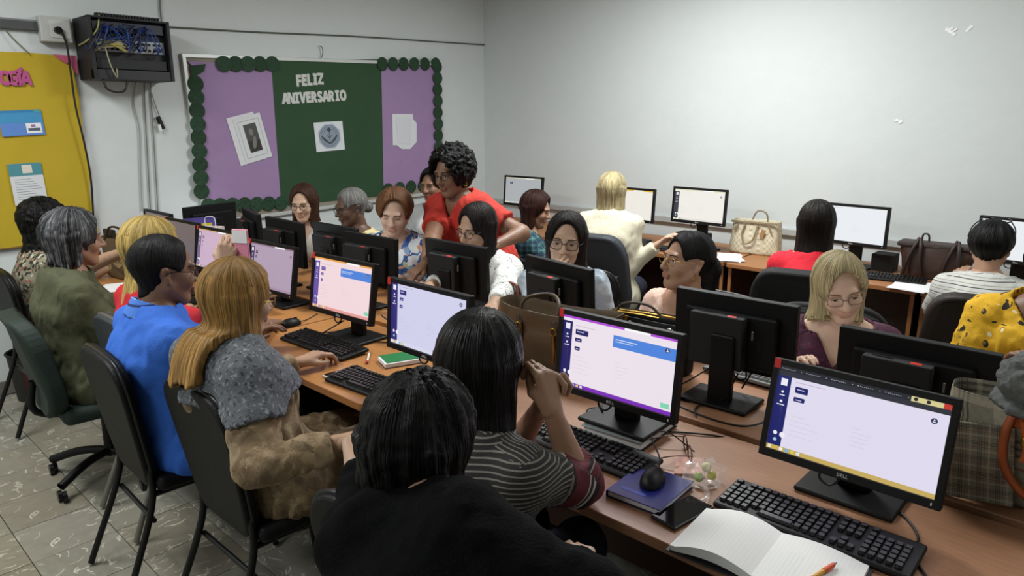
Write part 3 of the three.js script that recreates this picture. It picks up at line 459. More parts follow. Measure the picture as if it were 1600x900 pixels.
man({ label: 'person with short black hair, glasses and bright blue polo shirt', head: [258, 424, 2.55], hs: 1.07, yaw: 88, look: [80, 6, 0], skin: 'brown', male: true, girth: 1.1, lean: .02, hair: { style: 'short', mat: HAIR.black, t: .0085, wave: .002, line: .074, open: .009 }, glasses: { mat: M.blackGloss, h: .015 }, top: { name: 'polo_shirt', mat: F.polo, sleeve: .78, collar: F.poloCollar, nr: .07, off: .018, sleeveOff: .022, fold: .009 }, arms: { R: { wrist: atY(418, 508, .785), pole: [-.3, -1, -.3], curl: .3 } } });
man({ label: 'person with long golden hair, grey shawl and tan jacket on banquet chair', head: [374, 470, 2.22], yaw: 90, look: [90, 8, 0], skin: 'olive', lean: -.06, girth: 1.15, deep: .92, hair: { style: 'long', mat: HAIR.gold, t: .021, len: .2, wave: .005, front: .012, flare: .1, back: .25, drape: { y: .92, w: .08, off: .03 }, cell: .005 }, glasses: { mat: M.gold, r: .0012 }, top: { name: 'jacket', mat: F.jacket, off: .026, fold: .014, hem: .36, scarf: { mat: F.shawl, y: .86 } }, legs: M.denim, legName: 'jeans', arms: { L: { wrist: atY(468, 566, .79), curl: .4 }, R: { wrist: atDepth(536, 690, 2.02), pole: [-.5, -1, -.9], curl: .7 } } });
const bracelet = man({ label: 'person in black with dark hair leaning toward golden haired neighbour', head: [654, 698, 1.24], yaw: 100, look: [106, 20, 8], neckAt: atDepth(752, 822, 1.07), shoulder: 1.2, skin: 'light', lean: .28, side: -.08, girth: 1.02, hair: { style: 'long', mat: HAIR.black, t: .02, len: .25, wave: .007, front: .02, flare: .02, back: .1, cell: .0048, curl: .003, covered: true }, top: { mat: F.blackTop, off: .018, fold: .01, neck: 'high' }, legs: M.denim, legName: 'jeans', arms: { L: { wrist: atDepth(562, 726, 1.34), elbow: atDepth(556, 850, 1.15), curl: .6 }, R: { pole: [-1, -.7, -.3] } }, faceless: true });
man({ label: 'person with long black hair, hands clasped, striped sweater with maroon sleeves', head: [754, 572, 1.70], yaw: 97, look: [104, 4, 0], skin: 'tan', lean: .1, girth: 1.05, hair: { style: 'long', mat: HAIR.blackGloss, t: .026, len: .36, wave: .004, front: .03, flare: .07, back: .22, cell: .005 }, top: { name: 'sweater', mat: F.sweater, sleeve: .62, off: .018, sleeve2: { mat: F.maroon, from: .5, to: 1.3 } }, faceless: true, arms: { L: { wrist: atDepth(842, 640, 1.76), pole: [.9, -1, .1], dir: [-.25, 1, .1], palm: [-1, -.1, .2], curl: .82 }, R: { wrist: atDepth(862, 640, 1.68), elbow: atY(903, 752, .815), dir: [.25, 1, .1], palm: [1, -.1, .2], curl: .82 } } });
// far row, facing the viewer
man({ label: 'person with long brown hair and glasses seated under the lettering', head: [474, 318, 4.75], yaw: -70, look: [-52, 10, 0], skin: 'light', lean: .12, res: 1.3, hair: { style: 'long', mat: HAIR.brown, t: .016, len: .26, wave: .005, front: .045, flare: .18, part: .006 }, glasses: { mat: M.blackGloss, w: .022 }, top: { name: 'cardigan', mat: F.cardigan, neck: 'v' }, open: .6 });
man({ label: 'person with grey hair tied back, dark glasses and cream top', head: [548, 325, 4.5], yaw: -80, look: [-98, 8, 0], skin: 'dark', lean: .05, res: 1.3, brow: browGrey, hair: { style: 'updo', mat: HAIR.greyMix, t: .010, by: -.02, br: .035, line: .072 }, glasses: { mat: M.blackGloss, r: .002 }, top: { mat: F.creamDot, neck: 'v', sleeve: .6 }, open: .7 });
man({ label: 'person with short brown hair and blue floral blouse looking down', head: [616, 334, 4.05], hs: 1.05, yaw: -62, look: [-48, 15, -4], skin: 'pale', lean: .12, girth: 1.12, wide: 1.06, hair: { style: 'crop', mat: HAIR.lightBrown, t: .024, wave: .008, line: .088, open: .008, part: .012 }, top: { mat: F.floral, neck: 'v', sleeve: .7, off: .02, fold: .009 }, open: .25 });
man({ label: 'person in orange red dress standing and leaning on the table', head: [706, 272, 4.02], yaw: -85, look: [-86, 8, 4], skin: 'brown', stand: true, hip: .87, lean: .26, girth: 1.22, hs: 1.08, hair: { style: 'afro', mat: HAIR.black, t: .042, wave: .003, curl: .014, line: .07, open: .012, cell: .0045 }, glasses: { mat: M.blackGloss, h: .013 }, earring: { r: .012 }, top: { name: 'dress', mat: F.orange, neck: 'v', vdepth: .07, sleeve: .62, hem: .5, off: .03, sleeveOff: .03, fold: .012, nw: .85 }, arms: { R: { wrist: atDepth(664, 412, 3.55), pole: [-.6, -.2, -.6], dir: [-.1, -.5, 1], curl: .3 }, L: { wrist: atDepth(772, 384, 3.75), pole: [.9, -.2, -.9] } }, open: .8, gaze: [.3, 0] });
man({ label: 'person in white shirt mostly hidden behind the standing red dress', head: [676, 290, 5.1], yaw: -60, look: [-75, 5, 0], skin: 'brown', res: 1.4, hair: { style: 'crop', mat: HAIR.black, t: .02 }, top: { name: 'shirt', mat: F.whiteShirt, neck: 'v' } });
man({ label: 'person with dark hair and glasses in white dotted blouse', head: [744, 358, 3.7], hs: 1.03, yaw: -75, look: [-88, 10, -3], skin: 'olive', lean: .14, hair: { style: 'long', mat: HAIR.darkBrown, t: .018, len: .2, wave: .004, front: .0, flare: .1, part: -.012 }, glasses: { mat: M.blackGloss, w: .023, r: .0018 }, top: { mat: F.dotted, sleeve: 1.7, off: .022, fold: .009, neck: 'round' }, open: .6, arms: { R: { wrist: atDepth(670, 448, 3.35), curl: .6 }, L: { wrist: atDepth(770, 478, 3.2), curl: .6 } } });
man({ label: 'person with long brown hair and glasses resting mouth on hand', head: [884, 378, 3.3], hs: 1.07, yaw: -60, look: [-56, 0, -5], skin: 'light', lean: .22, wide: 1.0, hair: { style: 'long', mat: HAIR.darkBrown, t: .017, len: .27, wave: .004, front: .04, flare: .22, part: .004 }, glasses: { mat: M.blackGloss, w: .025, h: .019, r: .0018 }, top: { name: 'jacket', mat: F.lightGrey, off: .02, fold: .01, neck: 'v' }, open: .75, arms: { R: { wrist: atDepth(868, 440, 3.19), pole: [-.35, -1, .2], dir: [.3, 1, -.12], palm: [.3, .0, -1], curl: .7 } } });
man({ label: 'person with hair pulled back and pink lace blouse looking up', head: [1072, 410, 3.02], hs: 1.05, yaw: -95, look: [-118, -9, 0], skin: 'tan', lean: .08, girth: 1.08, wide: 1.05, hair: { style: 'updo', mat: HAIR.black, t: .012, by: -.02, br: .05, line: .064, tail: cap(V(0, -.03, -.1), V(0, -.13, -.1), .05, .04) }, glasses: { mat: M.gold, r: .0011, h: .014 }, earring: { r: .011 }, top: { mat: F.pink, neck: 'v', vdepth: .15, sleeve: 1.2, off: .018, fold: .008 }, gaze: [0, .5] });
man({ label: 'person with blonde bob, glasses and dark purple lace top', head: [1312, 452, 2.56], yaw: -75, look: [-58, 14, 11], skin: 'light', lean: .1, hair: { style: 'long', mat: HAIR.ash, t: .019, len: .118, wave: .003, front: .05, flare: .25, part: .012, cell: .0045, open: .003, line: .086 }, glasses: { mat: std(0x6d5a50, .3, { metalness: .5 }), r: .0013, w: .025, h: .018 }, top: { mat: F.purple, neck: 'v', vdepth: .12, nw: .62, off: .016, fold: .007 }, brow: browLight, open: .55, gaze: [.2, -.4] });
man({ label: 'person in yellow floral blouse beside the far row monitor', head: [1648, 424, 2.66], yaw: -75, look: [-50, 8, 0], skin: 'brown', lean: .04, girth: 1.1, hair: { style: 'crop', mat: HAIR.black, t: .016 }, top: { mat: F.yellow, neck: 'v', off: .03, sleeveOff: .04, fold: .014, sleeve: 1.2 } });
// wall desk
man({ label: 'person with dark hair in teal plaid shirt in the room corner', head: [838, 328, 5.0], yaw: 45, look: [26, 14, 0], skin: 'tan', res: 1.3, lean: .05, hair: { style: 'long', mat: HAIR.auburn, t: .024, len: .12, wave: .006, front: .0, flare: .1 }, top: { name: 'shirt', mat: F.plaid, neck: 'v', sleeve: 1.2 }, open: .4 });
man({ label: 'person with pale blonde hair and cream sweater facing the wall', head: [957, 300, 4.75], yaw: 108, look: [112, 2, 0], skin: 'light', res: 1.15, lean: .08, girth: 1.1, faceless: true, hair: { style: 'long', mat: HAIR.paleBlonde, t: .02, len: .14, wave: .007, front: .02, flare: .06 }, top: { name: 'sweater', mat: F.cream, off: .022, fold: .009, neck: 'round', nr: .066 }, arms: { R: { wrist: atDepth(1028, 382, 4.62), pole: [-.6, -1, -.1] } } });
man({ label: 'person with long dark hair and bright red top facing wall desk', head: [1276, 352, 3.72], yaw: 103, look: [104, 4, 0], skin: 'light', lean: .08, girth: 1.0, faceless: true, hair: { style: 'long', mat: HAIR.darkBrown, t: .019, len: .165, wave: .003, front: .03, flare: .05, tail: cap(V(0, -.1, -.07), V(.01, -.42, -.15), .035, .02) }, top: { mat: F.brightRed, sleeve: .75, nw: .7 }, arms: { L: { pole: [1, -.8, -.6] } } });
const shades = man({ label: 'person with sunglasses on dark hair and grey striped top', head: [1548, 388, 3.62], hs: 1.06, yaw: 103, look: [92, 6, 0], skin: 'tan', lean: .1, girth: 1.12, faceless: true, hair: { style: 'crop', mat: HAIR.black, t: .022, wave: .005 }, top: { mat: F.striped, sleeve: .9, off: .02, nw: .65 } });
{ // bracelet, sunglasses on hair
  const a = bracelet.arms[0], u = a.fd; for (const k of [.045, .056]) { const c = a.w.clone().addScaledVector(u, -k), q = new THREE.Quaternion().setFromUnitVectors(V(0, 0, 1), u), list = []; for (let i = 0; i < 18; i++) { const t = i / 18 * Math.PI * 2; list.push(V(Math.cos(t) * .031, Math.sin(t) * .031, 0).applyQuaternion(q).add(c)); } mesh('bracelet', merge(list.map(p => moved(new THREE.SphereGeometry(.0048, 7, 5), p.x, p.y, p.z))), k < .05 ? M.blackGloss : M.gold, bracelet.g); }
  const gl = []; for (const s of [1, -1]) { const ring = []; for (let i = 0; i < 14; i++) { const t = i / 14 * Math.PI * 2; ring.push(V(s * .034 + Math.cos(t) * .028, .138 + Math.sin(t) * .02 * .5, .03 + Math.sin(t) * .02)); } gl.push(tubeGeo(ring, .003, 28, 6, true)); gl.push(tubeGeo([V(s * .062, .134, .02), V(s * .086, .1, -.02), V(s * .094, .05, -.06)], .003, 12, 6)); }
  gl.push(tubeGeo([V(-.01, .142, .035), V(0, .145, .038), V(.01, .142, .035)], .003, 6, 6)); shades.place('sunglasses', merge(gl), M.blackGloss);
}
// ---------------------------------------------------------------- tables
console.log('furniture');
const TY = .75;
function roundTop(w, d, r, th) {   // w along x, d along z, centred, top at 0
  const s = new THREE.Shape(), a = w / 2, b = d / 2; s.moveTo(-a + r, -b); s.lineTo(a - r, -b); s.quadraticCurveTo(a, -b, a, -b + r); s.lineTo(a, b - r); s.quadraticCurveTo(a, b, a - r, b); s.lineTo(-a + r, b); s.quadraticCurveTo(-a, b, -a, b - r); s.lineTo(-a, -b + r); s.quadraticCurveTo(-a, -b, -a + r, -b);
  const g = new THREE.ExtrudeGeometry(s, { depth: th - .006, bevelEnabled: true, bevelSize: .003, bevelThickness: .003, bevelSegments: 2, curveSegments: 6 }); g.rotateX(Math.PI / 2); g.translate(0, -.003, 0);
  const p = g.attributes.position, uv = g.attributes.uv; for (let i = 0; i < p.count; i++) uv.setXY(i, p.getZ(i) * .9, p.getX(i) * 1.1 + p.getY(i)); return g;
}
function table(name, label, x0, x1, z0, z1, mat, panelX, group) {
  const cx = (x0 + x1) / 2, cz = (z0 + z1) / 2, w = x1 - x0, d = z1 - z0, o = thing(name, label, 'table', cx, 0, cz, 0, group);
  const t = mesh('top', roundTop(w, d, .03, .028), mat, o); t.position.y = TY;
  for (const s of [-1, 1]) { const p = box('side_panel', w - .08, TY - .03, .02, 0, (TY - .03) / 2 + .001, s * (d / 2 - .02), M.woodDark, o, .002); const e = box('edge_band', .005, TY - .031, .022, -(w - .08) / 2 - .0025, 0, 0, mat, p, 0); e.position.y = 0; }
  box('modesty_panel', .018, .5, d - .09, panelX - cx, TY - .03 - .26, 0, M.woodDark, o, .002);
  box('apron', .02, .07, d - .07, panelX - cx + (panelX < cx ? -.03 : .03), TY - .066, 0, M.woodDark, o, .002);
  return o;
}
[[-5.12, -3.93, M.woodOrange, 'computer table with orange wood top nearest the bulletin board wall'], [-3.91, -2.92, M.woodOrange, 'computer table with orange wood top beside the red top'], [-2.90, -1.90, M.woodOrange, 'computer table with orange wood top and rounded corner beside golden hair'], [-1.88, .5, M.woodBrown, 'long computer table with brown top under open white notebook']].forEach(([a, b, m, l]) => table('computer_table', l, 1.3, 1.92, a, b, m, 1.86));
[[-5.12, -4.0, M.woodOrange, 'back to back computer table in front of long brown hair'], [-3.98, -2.86, M.woodOrange, 'back to back computer table in front of blue floral blouse'], [-2.84, -1.72, M.woodOrange, 'back to back computer table in front of white dotted blouse'], [-1.70, -.58, M.woodBrown, 'back to back computer table in front of pink lace blouse'], [-.56, .5, M.woodBrown, 'back to back computer table in front of yellow floral blouse']].forEach(([a, b, m, l]) => table('computer_table', l, 1.965, 2.56, a, b, m, 2.03));
[[-5.1, -4.36, 'wall desk section in the room corner'], [-4.34, -3.34, 'wall desk section beside teal plaid shirt'], [-3.32, -2.14, 'wall desk section in front of cream sweater'], [-2.12, -.96, 'wall desk section in front of bright red top'], [-.94, .3, 'wall desk section in front of grey striped top']].forEach(([a, b, l]) => table('wall_desk', 'wooden ' + l, 4.42, 5.14, a, b, M.woodDesk, 5.05));
// ---------------------------------------------------------------- chairs
function banquetChair(label, x, z, yaw, frameMat, padMat) {
  const o = thing('banquet_chair', label, 'chair', x, 0, z, yaw * D2R);
  const seat = mesh('seat', boxGeo(.42, .06, .42, .028, 3), padMat, o); seat.position.set(0, .435, .02);
  const sh = new THREE.Shape(); sh.moveTo(-.13, 0); sh.quadraticCurveTo(-.165, .02, -.175, .1); sh.lineTo(-.205, .37); sh.quadraticCurveTo(-.2, .46, -.11, .47); sh.quadraticCurveTo(0, .48, .11, .47); sh.quadraticCurveTo(.2, .46, .205, .37); sh.lineTo(.175, .1); sh.quadraticCurveTo(.165, .02, .13, 0); sh.closePath();
  const bg = new THREE.ExtrudeGeometry(sh, { depth: .025, bevelEnabled: true, bevelSize: .012, bevelThickness: .012, bevelSegments: 3, curveSegments: 8 }); const back = mesh('backrest', bg, padMat, o); back.position.set(0, .43, -.2); back.rotation.x = -9 * D2R;
  const pts = sh.getPoints(8).map(p => V(p.x * 1.07, p.y * 1.03 - .005, .012)); const fr = mesh('back_frame', tubeGeo(pts.slice(0, -1), .0085, 90, 7, true), frameMat, o); fr.position.copy(back.position); fr.rotation.copy(back.rotation);
  for (const s of [-1, 1]) {
    mesh('leg', tubeGeo([V(s * .175, .41, .17), V(s * .185, .2, .2), V(s * .195, .012, .225)], .0125, 10, 8), frameMat, o);
    mesh('leg', tubeGeo([V(s * .175, .5, -.2), V(s * .178, .38, -.205), V(s * .2, .012, -.345)], .0125, 14, 8), frameMat, o);
    mesh('side_rail', cylGeo([s * .176, .4, -.2], [s * .176, .4, .18], .011), frameMat, o);
  }
  mesh('stretcher', cylGeo([-.18, .3, -.208], [.18, .3, -.208], .009), frameMat, o); return o;
}
function swivelChair(label, x, z, yaw, padMat, h = .47, backH = .42, backW = .44, ribs = 0, seatY = .45) {
  const o = thing('swivel_chair', label, 'chair', x, 0, z, yaw * D2R);
  mesh('seat', boxGeo(.47, .075, .46, .034, 3), padMat, o).position.set(0, seatY - .04, .02);
  const sh = new THREE.Shape(), a = backW / 2; sh.moveTo(-a * .72, 0); sh.quadraticCurveTo(-a, .02, -a, .14); sh.lineTo(-a * .94, backH * .72); sh.quadraticCurveTo(-a * .85, backH, -a * .45, backH); sh.lineTo(a * .45, backH); sh.quadraticCurveTo(a * .85, backH, a * .94, backH * .72); sh.lineTo(a, .14); sh.quadraticCurveTo(a, .02, a * .72, 0); sh.closePath();
  const bg = new THREE.ExtrudeGeometry(sh, { depth: .04, bevelEnabled: true, bevelSize: .018, bevelThickness: .018, bevelSegments: 4, curveSegments: 8 }); const p = bg.attributes.position; for (let i = 0; i < p.count; i++) p.setZ(i, p.getZ(i) + p.getX(i) * p.getX(i) * .9); bg.computeVertexNormals();
  const back = mesh('backrest', bg, padMat, o); back.position.set(0, h, -.27); back.rotation.x = -9 * D2R;
  for (let k = 0; k < ribs; k++) { const w = a * .84, pts = []; for (let i = -6; i <= 6; i++) { const X = i / 6 * w; pts.push(V(X, .1 + k * .055, -.019 + X * X * .9)); } mesh('seam', tubeGeo(pts, .007, 20, 6), std(0x6d7178, .5), back); }
  mesh('back_bracket', tubeGeo([V(0, h + .12, -.27), V(0, h - .02, -.28), V(0, seatY - .09, -.16), V(0, seatY - .09, 0)], .016, 14, 7), M.black, o);
  mesh('column', cylGeo([0, .1, 0], [0, seatY - .07, 0], .028, .022, 12), M.black, o);
  for (let k = 0; k < 5; k++) { const t = k / 5 * Math.PI * 2 + .4, c = Math.cos(t), s = Math.sin(t); const arm = mesh('base_arm', tubeGeo([V(0, .125, 0), V(c * .14, .12, s * .14), V(c * .29, .075, s * .29)], .02, 10, 7), M.black, o); mesh('castor', merge([moved(new THREE.CylinderGeometry(.026, .026, .018, 14), c * .29 - s * .014, .027, s * .29 + c * .014, Math.PI / 2, -t, 0), moved(new THREE.CylinderGeometry(.026, .026, .018, 14), c * .29 + s * .014, .027, s * .29 - c * .014, Math.PI / 2, -t, 0)]), M.blackGloss, arm); }
  return o;
}
const base = i => PEOPLE[i].g.position;
const greenPad = leather(0x15261f, .7), greyPad = leather(0x2a2e34, .6), meshPad = leather(0x0d0d0f, .75);
banquetChair('black banquet chair under leaf print blouse', base(0).x + .02, base(0).z, 92, M.steelBlack, M.leatherBlack);
swivelChair('dark green swivel chair under olive hooded jacket', base(1).x + .05, base(1).z, 86, greenPad, .43, .42, .46);
banquetChair('grey steel banquet chair under red top', base(2).x + .07, base(2).z, 90, M.steelGrey, leather(0x33383d, .5));
banquetChair('black banquet chair under bright blue polo shirt', base(3).x + .045, base(3).z - .03, 88, M.steelBlack, M.leatherBlack);
banquetChair('black banquet chair under tan jacket and grey shawl', base(4).x + .03, base(4).z, 90, M.steelBlack, M.leatherBlack);
banquetChair('black banquet chair under person in black', base(5).x, base(5).z, 100, M.steelBlack, M.leatherBlack);
banquetChair('black banquet chair under striped sweater', base(6).x, base(6).z, 96, M.steelBlack, M.leatherBlack);
[[7, -70, 'under long brown hair'], [8, -80, 'under cream dotted top'], [9, -62, 'under blue floral blouse'], [11, -60, 'under white shirt'], [12, -75, 'under white dotted blouse'], [13, -60, 'under pale grey jacket'], [14, -95, 'under pink lace blouse'], [16, -75, 'under yellow floral blouse']].forEach(([i, y, l]) => banquetChair('black banquet chair ' + l, base(i).x, base(i).z, y, M.steelBlack, M.leatherBlack));
swivelChair('black swivel chair under dark purple lace top', base(15).x + .02, base(15).z, -64, meshPad, .46, .46, .5);
swivelChair('black swivel chair under teal plaid shirt', base(17).x, base(17).z, 45, meshPad);
swivelChair('grey padded swivel chair with ribbed back behind cream sweater', base(18).x - .12, base(18).z + .12, 100, greyPad, .50, .50, .44, 4);
swivelChair('black mesh swivel chair behind bright red top', base(19).x - .03, base(19).z, 103, meshPad, .47, .5, .46);
swivelChair('dark brown swivel chair behind grey striped top', base(20).x - .02, base(20).z, 103, leather(0x231a16, .6), .45, .42, .5);
// ---------------------------------------------------------------- monitors
M.logo = std(0xb4b4b4, .5); const SCREEN = .95 / renderer.toneMappingExposure;
function screenTex(o) {
  return canvasTex(800, 456, (g, w, h) => {
    g.fillStyle = o.bg; g.fillRect(0, 0, w, h); let y0 = 0;
    if (o.tabs) { g.fillStyle = '#22232b'; g.fillRect(0, 0, w, 52); g.fillStyle = '#2e3039'; g.fillRect(0, 26, w, 26); g.fillStyle = '#9a9ba6'; for (let i = 0; i < 5; i++) { g.fillRect(12 + i * 126, 10, 6, 6); for (let k = 0; k < 7; k++) g.fillRect(24 + i * 126 + k * 9, 11 + (k * 5 + i) % 3, 6, 4); g.fillRect(112 + i * 126, 11, 5, 5); } g.fillStyle = '#d8cf93'; g.fillRect(w - 170, 0, 140, 26); g.fillStyle = '#c4352c'; g.fillRect(w - 34, 0, 34, 26); g.fillStyle = '#24242a'; for (const x of [w - 150, w - 96]) { g.beginPath(); g.arc(x, 13, 9, 0, 7); g.fill(); } y0 = 52; }
    else if (o.bar) { g.fillStyle = o.bar; g.fillRect(0, 0, w, 16); g.fillStyle = '#fff'; g.fillRect(w * .56, 2, w * .22, 14); y0 = 16; g.fillStyle = o.bg; g.fillRect(0, 16, w, 20); y0 = 36; }
    if (o.side) { g.fillStyle = o.side; g.fillRect(0, y0, 72, h - y0); g.fillStyle = '#f0eef8'; g.fillRect(20, y0 + 14, 34, 38); g.fillRect(22, y0 + 102, 28, 5); g.fillRect(16, y0 + 154, 40, 5); g.beginPath(); g.arc(36, y0 + 86, 7, 0, 7); g.arc(36, y0 + 138, 7, 0, 7); g.arc(34, h - 92, 11, 0, 7); g.fill(); g.beginPath(); g.arc(72, h - 88, 15, 0, 7); g.fill(); g.fillStyle = '#9fc7d8'; g.beginPath(); g.arc(38, h - 55, 10, 0, 7); g.fill(); }
    g.fillStyle = 'rgba(150,110,140,.35)'; g.fillRect(96, y0 + 18, 150, 4);
    (o.btn || []).forEach((b, i) => { g.fillStyle = o.side || '#3a3650'; g.beginPath(); g.roundRect ? g.roundRect(98, y0 + 42 + i * 56, b, i ? 24 : 34, 5) : g.rect(98, y0 + 42 + i * 56, b, 26); g.fill(); g.fillStyle = '#cfcde8'; g.fillRect(108, y0 + 54 + i * 56, b * .55, 5); });
    if (o.banner) { g.fillStyle = '#4f86df'; g.fillRect(w * .47, y0 + 24, w * .53, 74); g.fillStyle = '#dfe8fb'; g.fillRect(w * .49, y0 + 46, 150, 5); g.fillRect(w * .49, y0 + 60, 120, 4); }
    for (let i = 0; i < 5; i++) { g.fillStyle = 'rgba(120,110,140,.13)'; g.fillRect(o.side ? 100 : 60, h * .55 + i * 26, 70 + (i * 37) % 90, 3); g.fillRect(w * .5, h * .5 + i * 22, 40 + (i * 53) % 60, 3); }
    if (o.side) { g.fillStyle = '#2b2f52'; g.beginPath(); g.arc(w - 60, y0 + 42, 14, 0, 7); g.fill(); g.fillStyle = '#dcdcec'; g.beginPath(); g.arc(w - 60, y0 + 38, 4, 0, 7); g.fill(); g.fillRect(w - 67, y0 + 44, 14, 6); }
    if (o.task) { g.fillStyle = o.task; g.fillRect(0, h - 24, w, 24); ['#e8e4d0', '#d8b44a', '#f2f2f2', '#79b0d6', '#d7cf57', '#e6e6ea'].forEach((c, i) => { g.fillStyle = c; g.fillRect(8 + i * 30, h - 20, 18, 16); }); if (o.green) { g.fillStyle = '#86d8b4'; g.fillRect(w - 74, h - 66, 56, 30); } }
  });
}
const SC = {
  m1: screenTex({ bg: '#e4def2', tabs: 1, side: '#1c2166', btn: [66, 56], task: '#c9ad62' }), m2: screenTex({ bg: '#f1e6f0', bar: '#b04bd8', side: '#231f62', btn: [96, 50, 40], banner: 1, task: '#7d32b8', green: 1 }),
  m3: screenTex({ bg: '#d6d5f0', side: '#332d74', btn: [72, 40, 34], task: '#dcdcf2' }), m4: screenTex({ bg: '#f6dde2', bar: '#f0a94e', side: '#6a55a8', btn: [60, 36, 30], banner: 1, task: '#e9a29a', green: 1 }),
  m5: screenTex({ bg: '#b39fb6', bar: '#8f7488', side: '#4b3f66', btn: [40, 26], task: '#a68ea8' }), m6: screenTex({ bg: '#cfb3cc', bar: '#c9a57a', side: '#7a6a8e', btn: [46, 26, 20], task: '#b08fa6' }), dim: screenTex({ bg: '#6f6468' }),
  w: screenTex({ bg: '#f4f2ea', bar: '#e9e4c8', side: '#3d4048', task: '#e6e4dc' }), w2: screenTex({ bg: '#eef2f6' }), w1: screenTex({ bg: '#aeb1b4', bar: '#d8d5bb', btn: [60], task: '#d2d2cc' }), wy: screenTex({ bg: '#f3efe6', bar: '#e2b622' }),
};
const scrMat = {}; for (const k in SC) scrMat[k] = new THREE.MeshStandardMaterial({ color: 0x000000, roughness: .35, emissive: 0xffffff, emissiveMap: SC[k], emissiveIntensity: SCREEN });
const font = await new FontLoader().loadAsync('fonts/droid/droid_sans_bold.typeface.json');
const textGeo = (s, size, depth) => { const g = new TextGeometry(s, { font, size, depth, curveSegments: 4, bevelEnabled: false }); g.computeBoundingBox(); const b = g.boundingBox; g.translate(-(b.min.x + b.max.x) / 2, -(b.min.y + b.max.y) / 2, 0); return g; };
const logoGeo = textGeo('DELL', .0085, .0006);
const MW = .43, MH = .262, bezelGeo = (() => { const f = [], add = (w, h, x, y) => f.push(moved(boxGeo(w, h, .014, .002), x, y, 0)); add(MW, .017, 0, MH / 2 - .0085); add(MW, .022, 0, -MH / 2 + .011); add(.016, MH - .03, -MW / 2 + .008, 0); add(.016, MH - .03, MW / 2 - .008, 0); return merge(f); })();
function monitor(label, x, y, z, yaw, tilt, scr, opt = {}) {
  const n = V(Math.sin(yaw * D2R), 0, Math.cos(yaw * D2R)), ty = opt.ty ?? TY, o = thing('monitor', label, 'monitor', x - n.x * .07, ty, z - n.z * .07, yaw * D2R, opt.group), cy = y - ty;
  mesh('base', merge([moved(boxGeo(.24, .014, .17, .006, 2), 0, .008, 0)]), M.black, o);
  mesh('neck', merge([moved(boxGeo(.085, Math.max(.05, cy), .028, .008, 2), 0, cy / 2 + .01, -.015), moved(boxGeo(.11, .09, .04, .008, 2), 0, cy, .015)]), M.black, o);
  const d = mesh('housing', boxGeo(MW, MH, .02, .004), M.housing, o); d.position.set(0, cy, .055); d.rotation.x = -tilt * D2R;
  mesh('back_cover', merge([moved(boxGeo(.33, .19, .03, .012, 2), 0, -.012, -.02)]), M.housing, d);
  mesh('bezel', bezelGeo, M.black, d).position.z = .0115;
  const s = mesh('screen', new THREE.PlaneGeometry(MW - .032, MH - .039), scrMat[scr], d); s.position.set(0, .0025, .0115);
  const lg = mesh('logo', logoGeo, M.logo, d); lg.position.set(0, -MH / 2 + .011, .0186);
  mesh('power_light', boxGeo(.003, .007, .002, .0006), M.white, d).position.set(MW / 2 - .02, -MH / 2 + .011, .0185);
  mesh('cable_loop', tubeGeo([V(-.06, -MH / 2 + .005, -.012), V(-.06, -MH / 2 - .02, -.012), V(-.035, -MH / 2 - .03, -.012), V(-.015, -MH / 2 - .012, -.012), V(-.015, -MH / 2 + .01, -.012)], .0032, 20, 6), M.cable, d);
  if (opt.light) { const l = new THREE.RectAreaLight(new THREE.Color(opt.light), SCREEN * .9, MW - .032, MH - .039); l.name = 'screen_light'; l.position.set(0, .0025, .0155); l.rotation.y = Math.PI; d.add(l); }
  if (opt.sticker) box('sticker', .016, .026, .002, -MW / 2 + .012, MH / 2 - .012, .0195, M.redSticker, d, .0005);
  if (opt.box) {
    const b = box('mini_computer', .19, .185, .04, opt.box, -.016, -.055, M.blackMatte, d, .005, 2);
    box('asset_label', .05, .026, .001, -.03, -.06, -.0205, M.label, b, 0).rotation.y = Math.PI; box('red_label', .03, .001, .016, -.05, .0928, -.004, M.redSticker, b, 0); box('vent', .06, .001, .008, .04, .0928, .0, M.blackGloss, b, 0);
    mesh('cable', tubeGeo([V(-.09, .06, -.018), V(-.105, .02, -.03), V(-.1, -.06, -.03), V(-.07, -.14, .0), V(-.04, -.2, .01)], .0035, 24, 6), M.cable, d); mesh('plug', boxGeo(.006, .03, .006, .001), M.steelGrey, d).position.set(-.1, .03, -.078);
  }
  return o;
}
const RX = -90;
monitor('monitor with dark browser bar and yellow taskbar beside open white notebook', 1.748, .954, -.478, RX, 12, 'm1', { sticker: 1, light: 0xe4def2 });
monitor('monitor with purple bars and blue banner beside clasped hands', 1.66, .992, -1.124, RX + 1, 5, 'm2', { sticker: 1, light: 0xf1e6f0, ty: TY + .03 });
monitor('monitor with plain lilac screen behind black hair', 1.52, 1.01, -1.815, RX, 4, 'm3', { sticker: 1, light: 0xd6d5f0 });
monitor('monitor with orange top bar and pink screen above two keyboards', 1.664, .989, -2.548, RX + 3, 9, 'm4', { sticker: 1, light: 0xf6dde2 });
monitor('monitor with dim mauve screen above golden hair', 1.76, .95, -3.33, RX + 3, 10, 'm5', { sticker: 1 });
monitor('monitor with pale pink screen beside raised hand', 1.77, .955, -3.99, RX + 3, 11, 'm6', { sticker: 1 });
monitor('monitor with dark brownish screen beside long blonde hair', 1.76, .965, -4.43, RX + 2, 8, 'dim', { sticker: 1 });
monitor('monitor with blank dark screen nearest bulletin board wall', 1.80, .975, -4.88, RX, 4, 'dim');
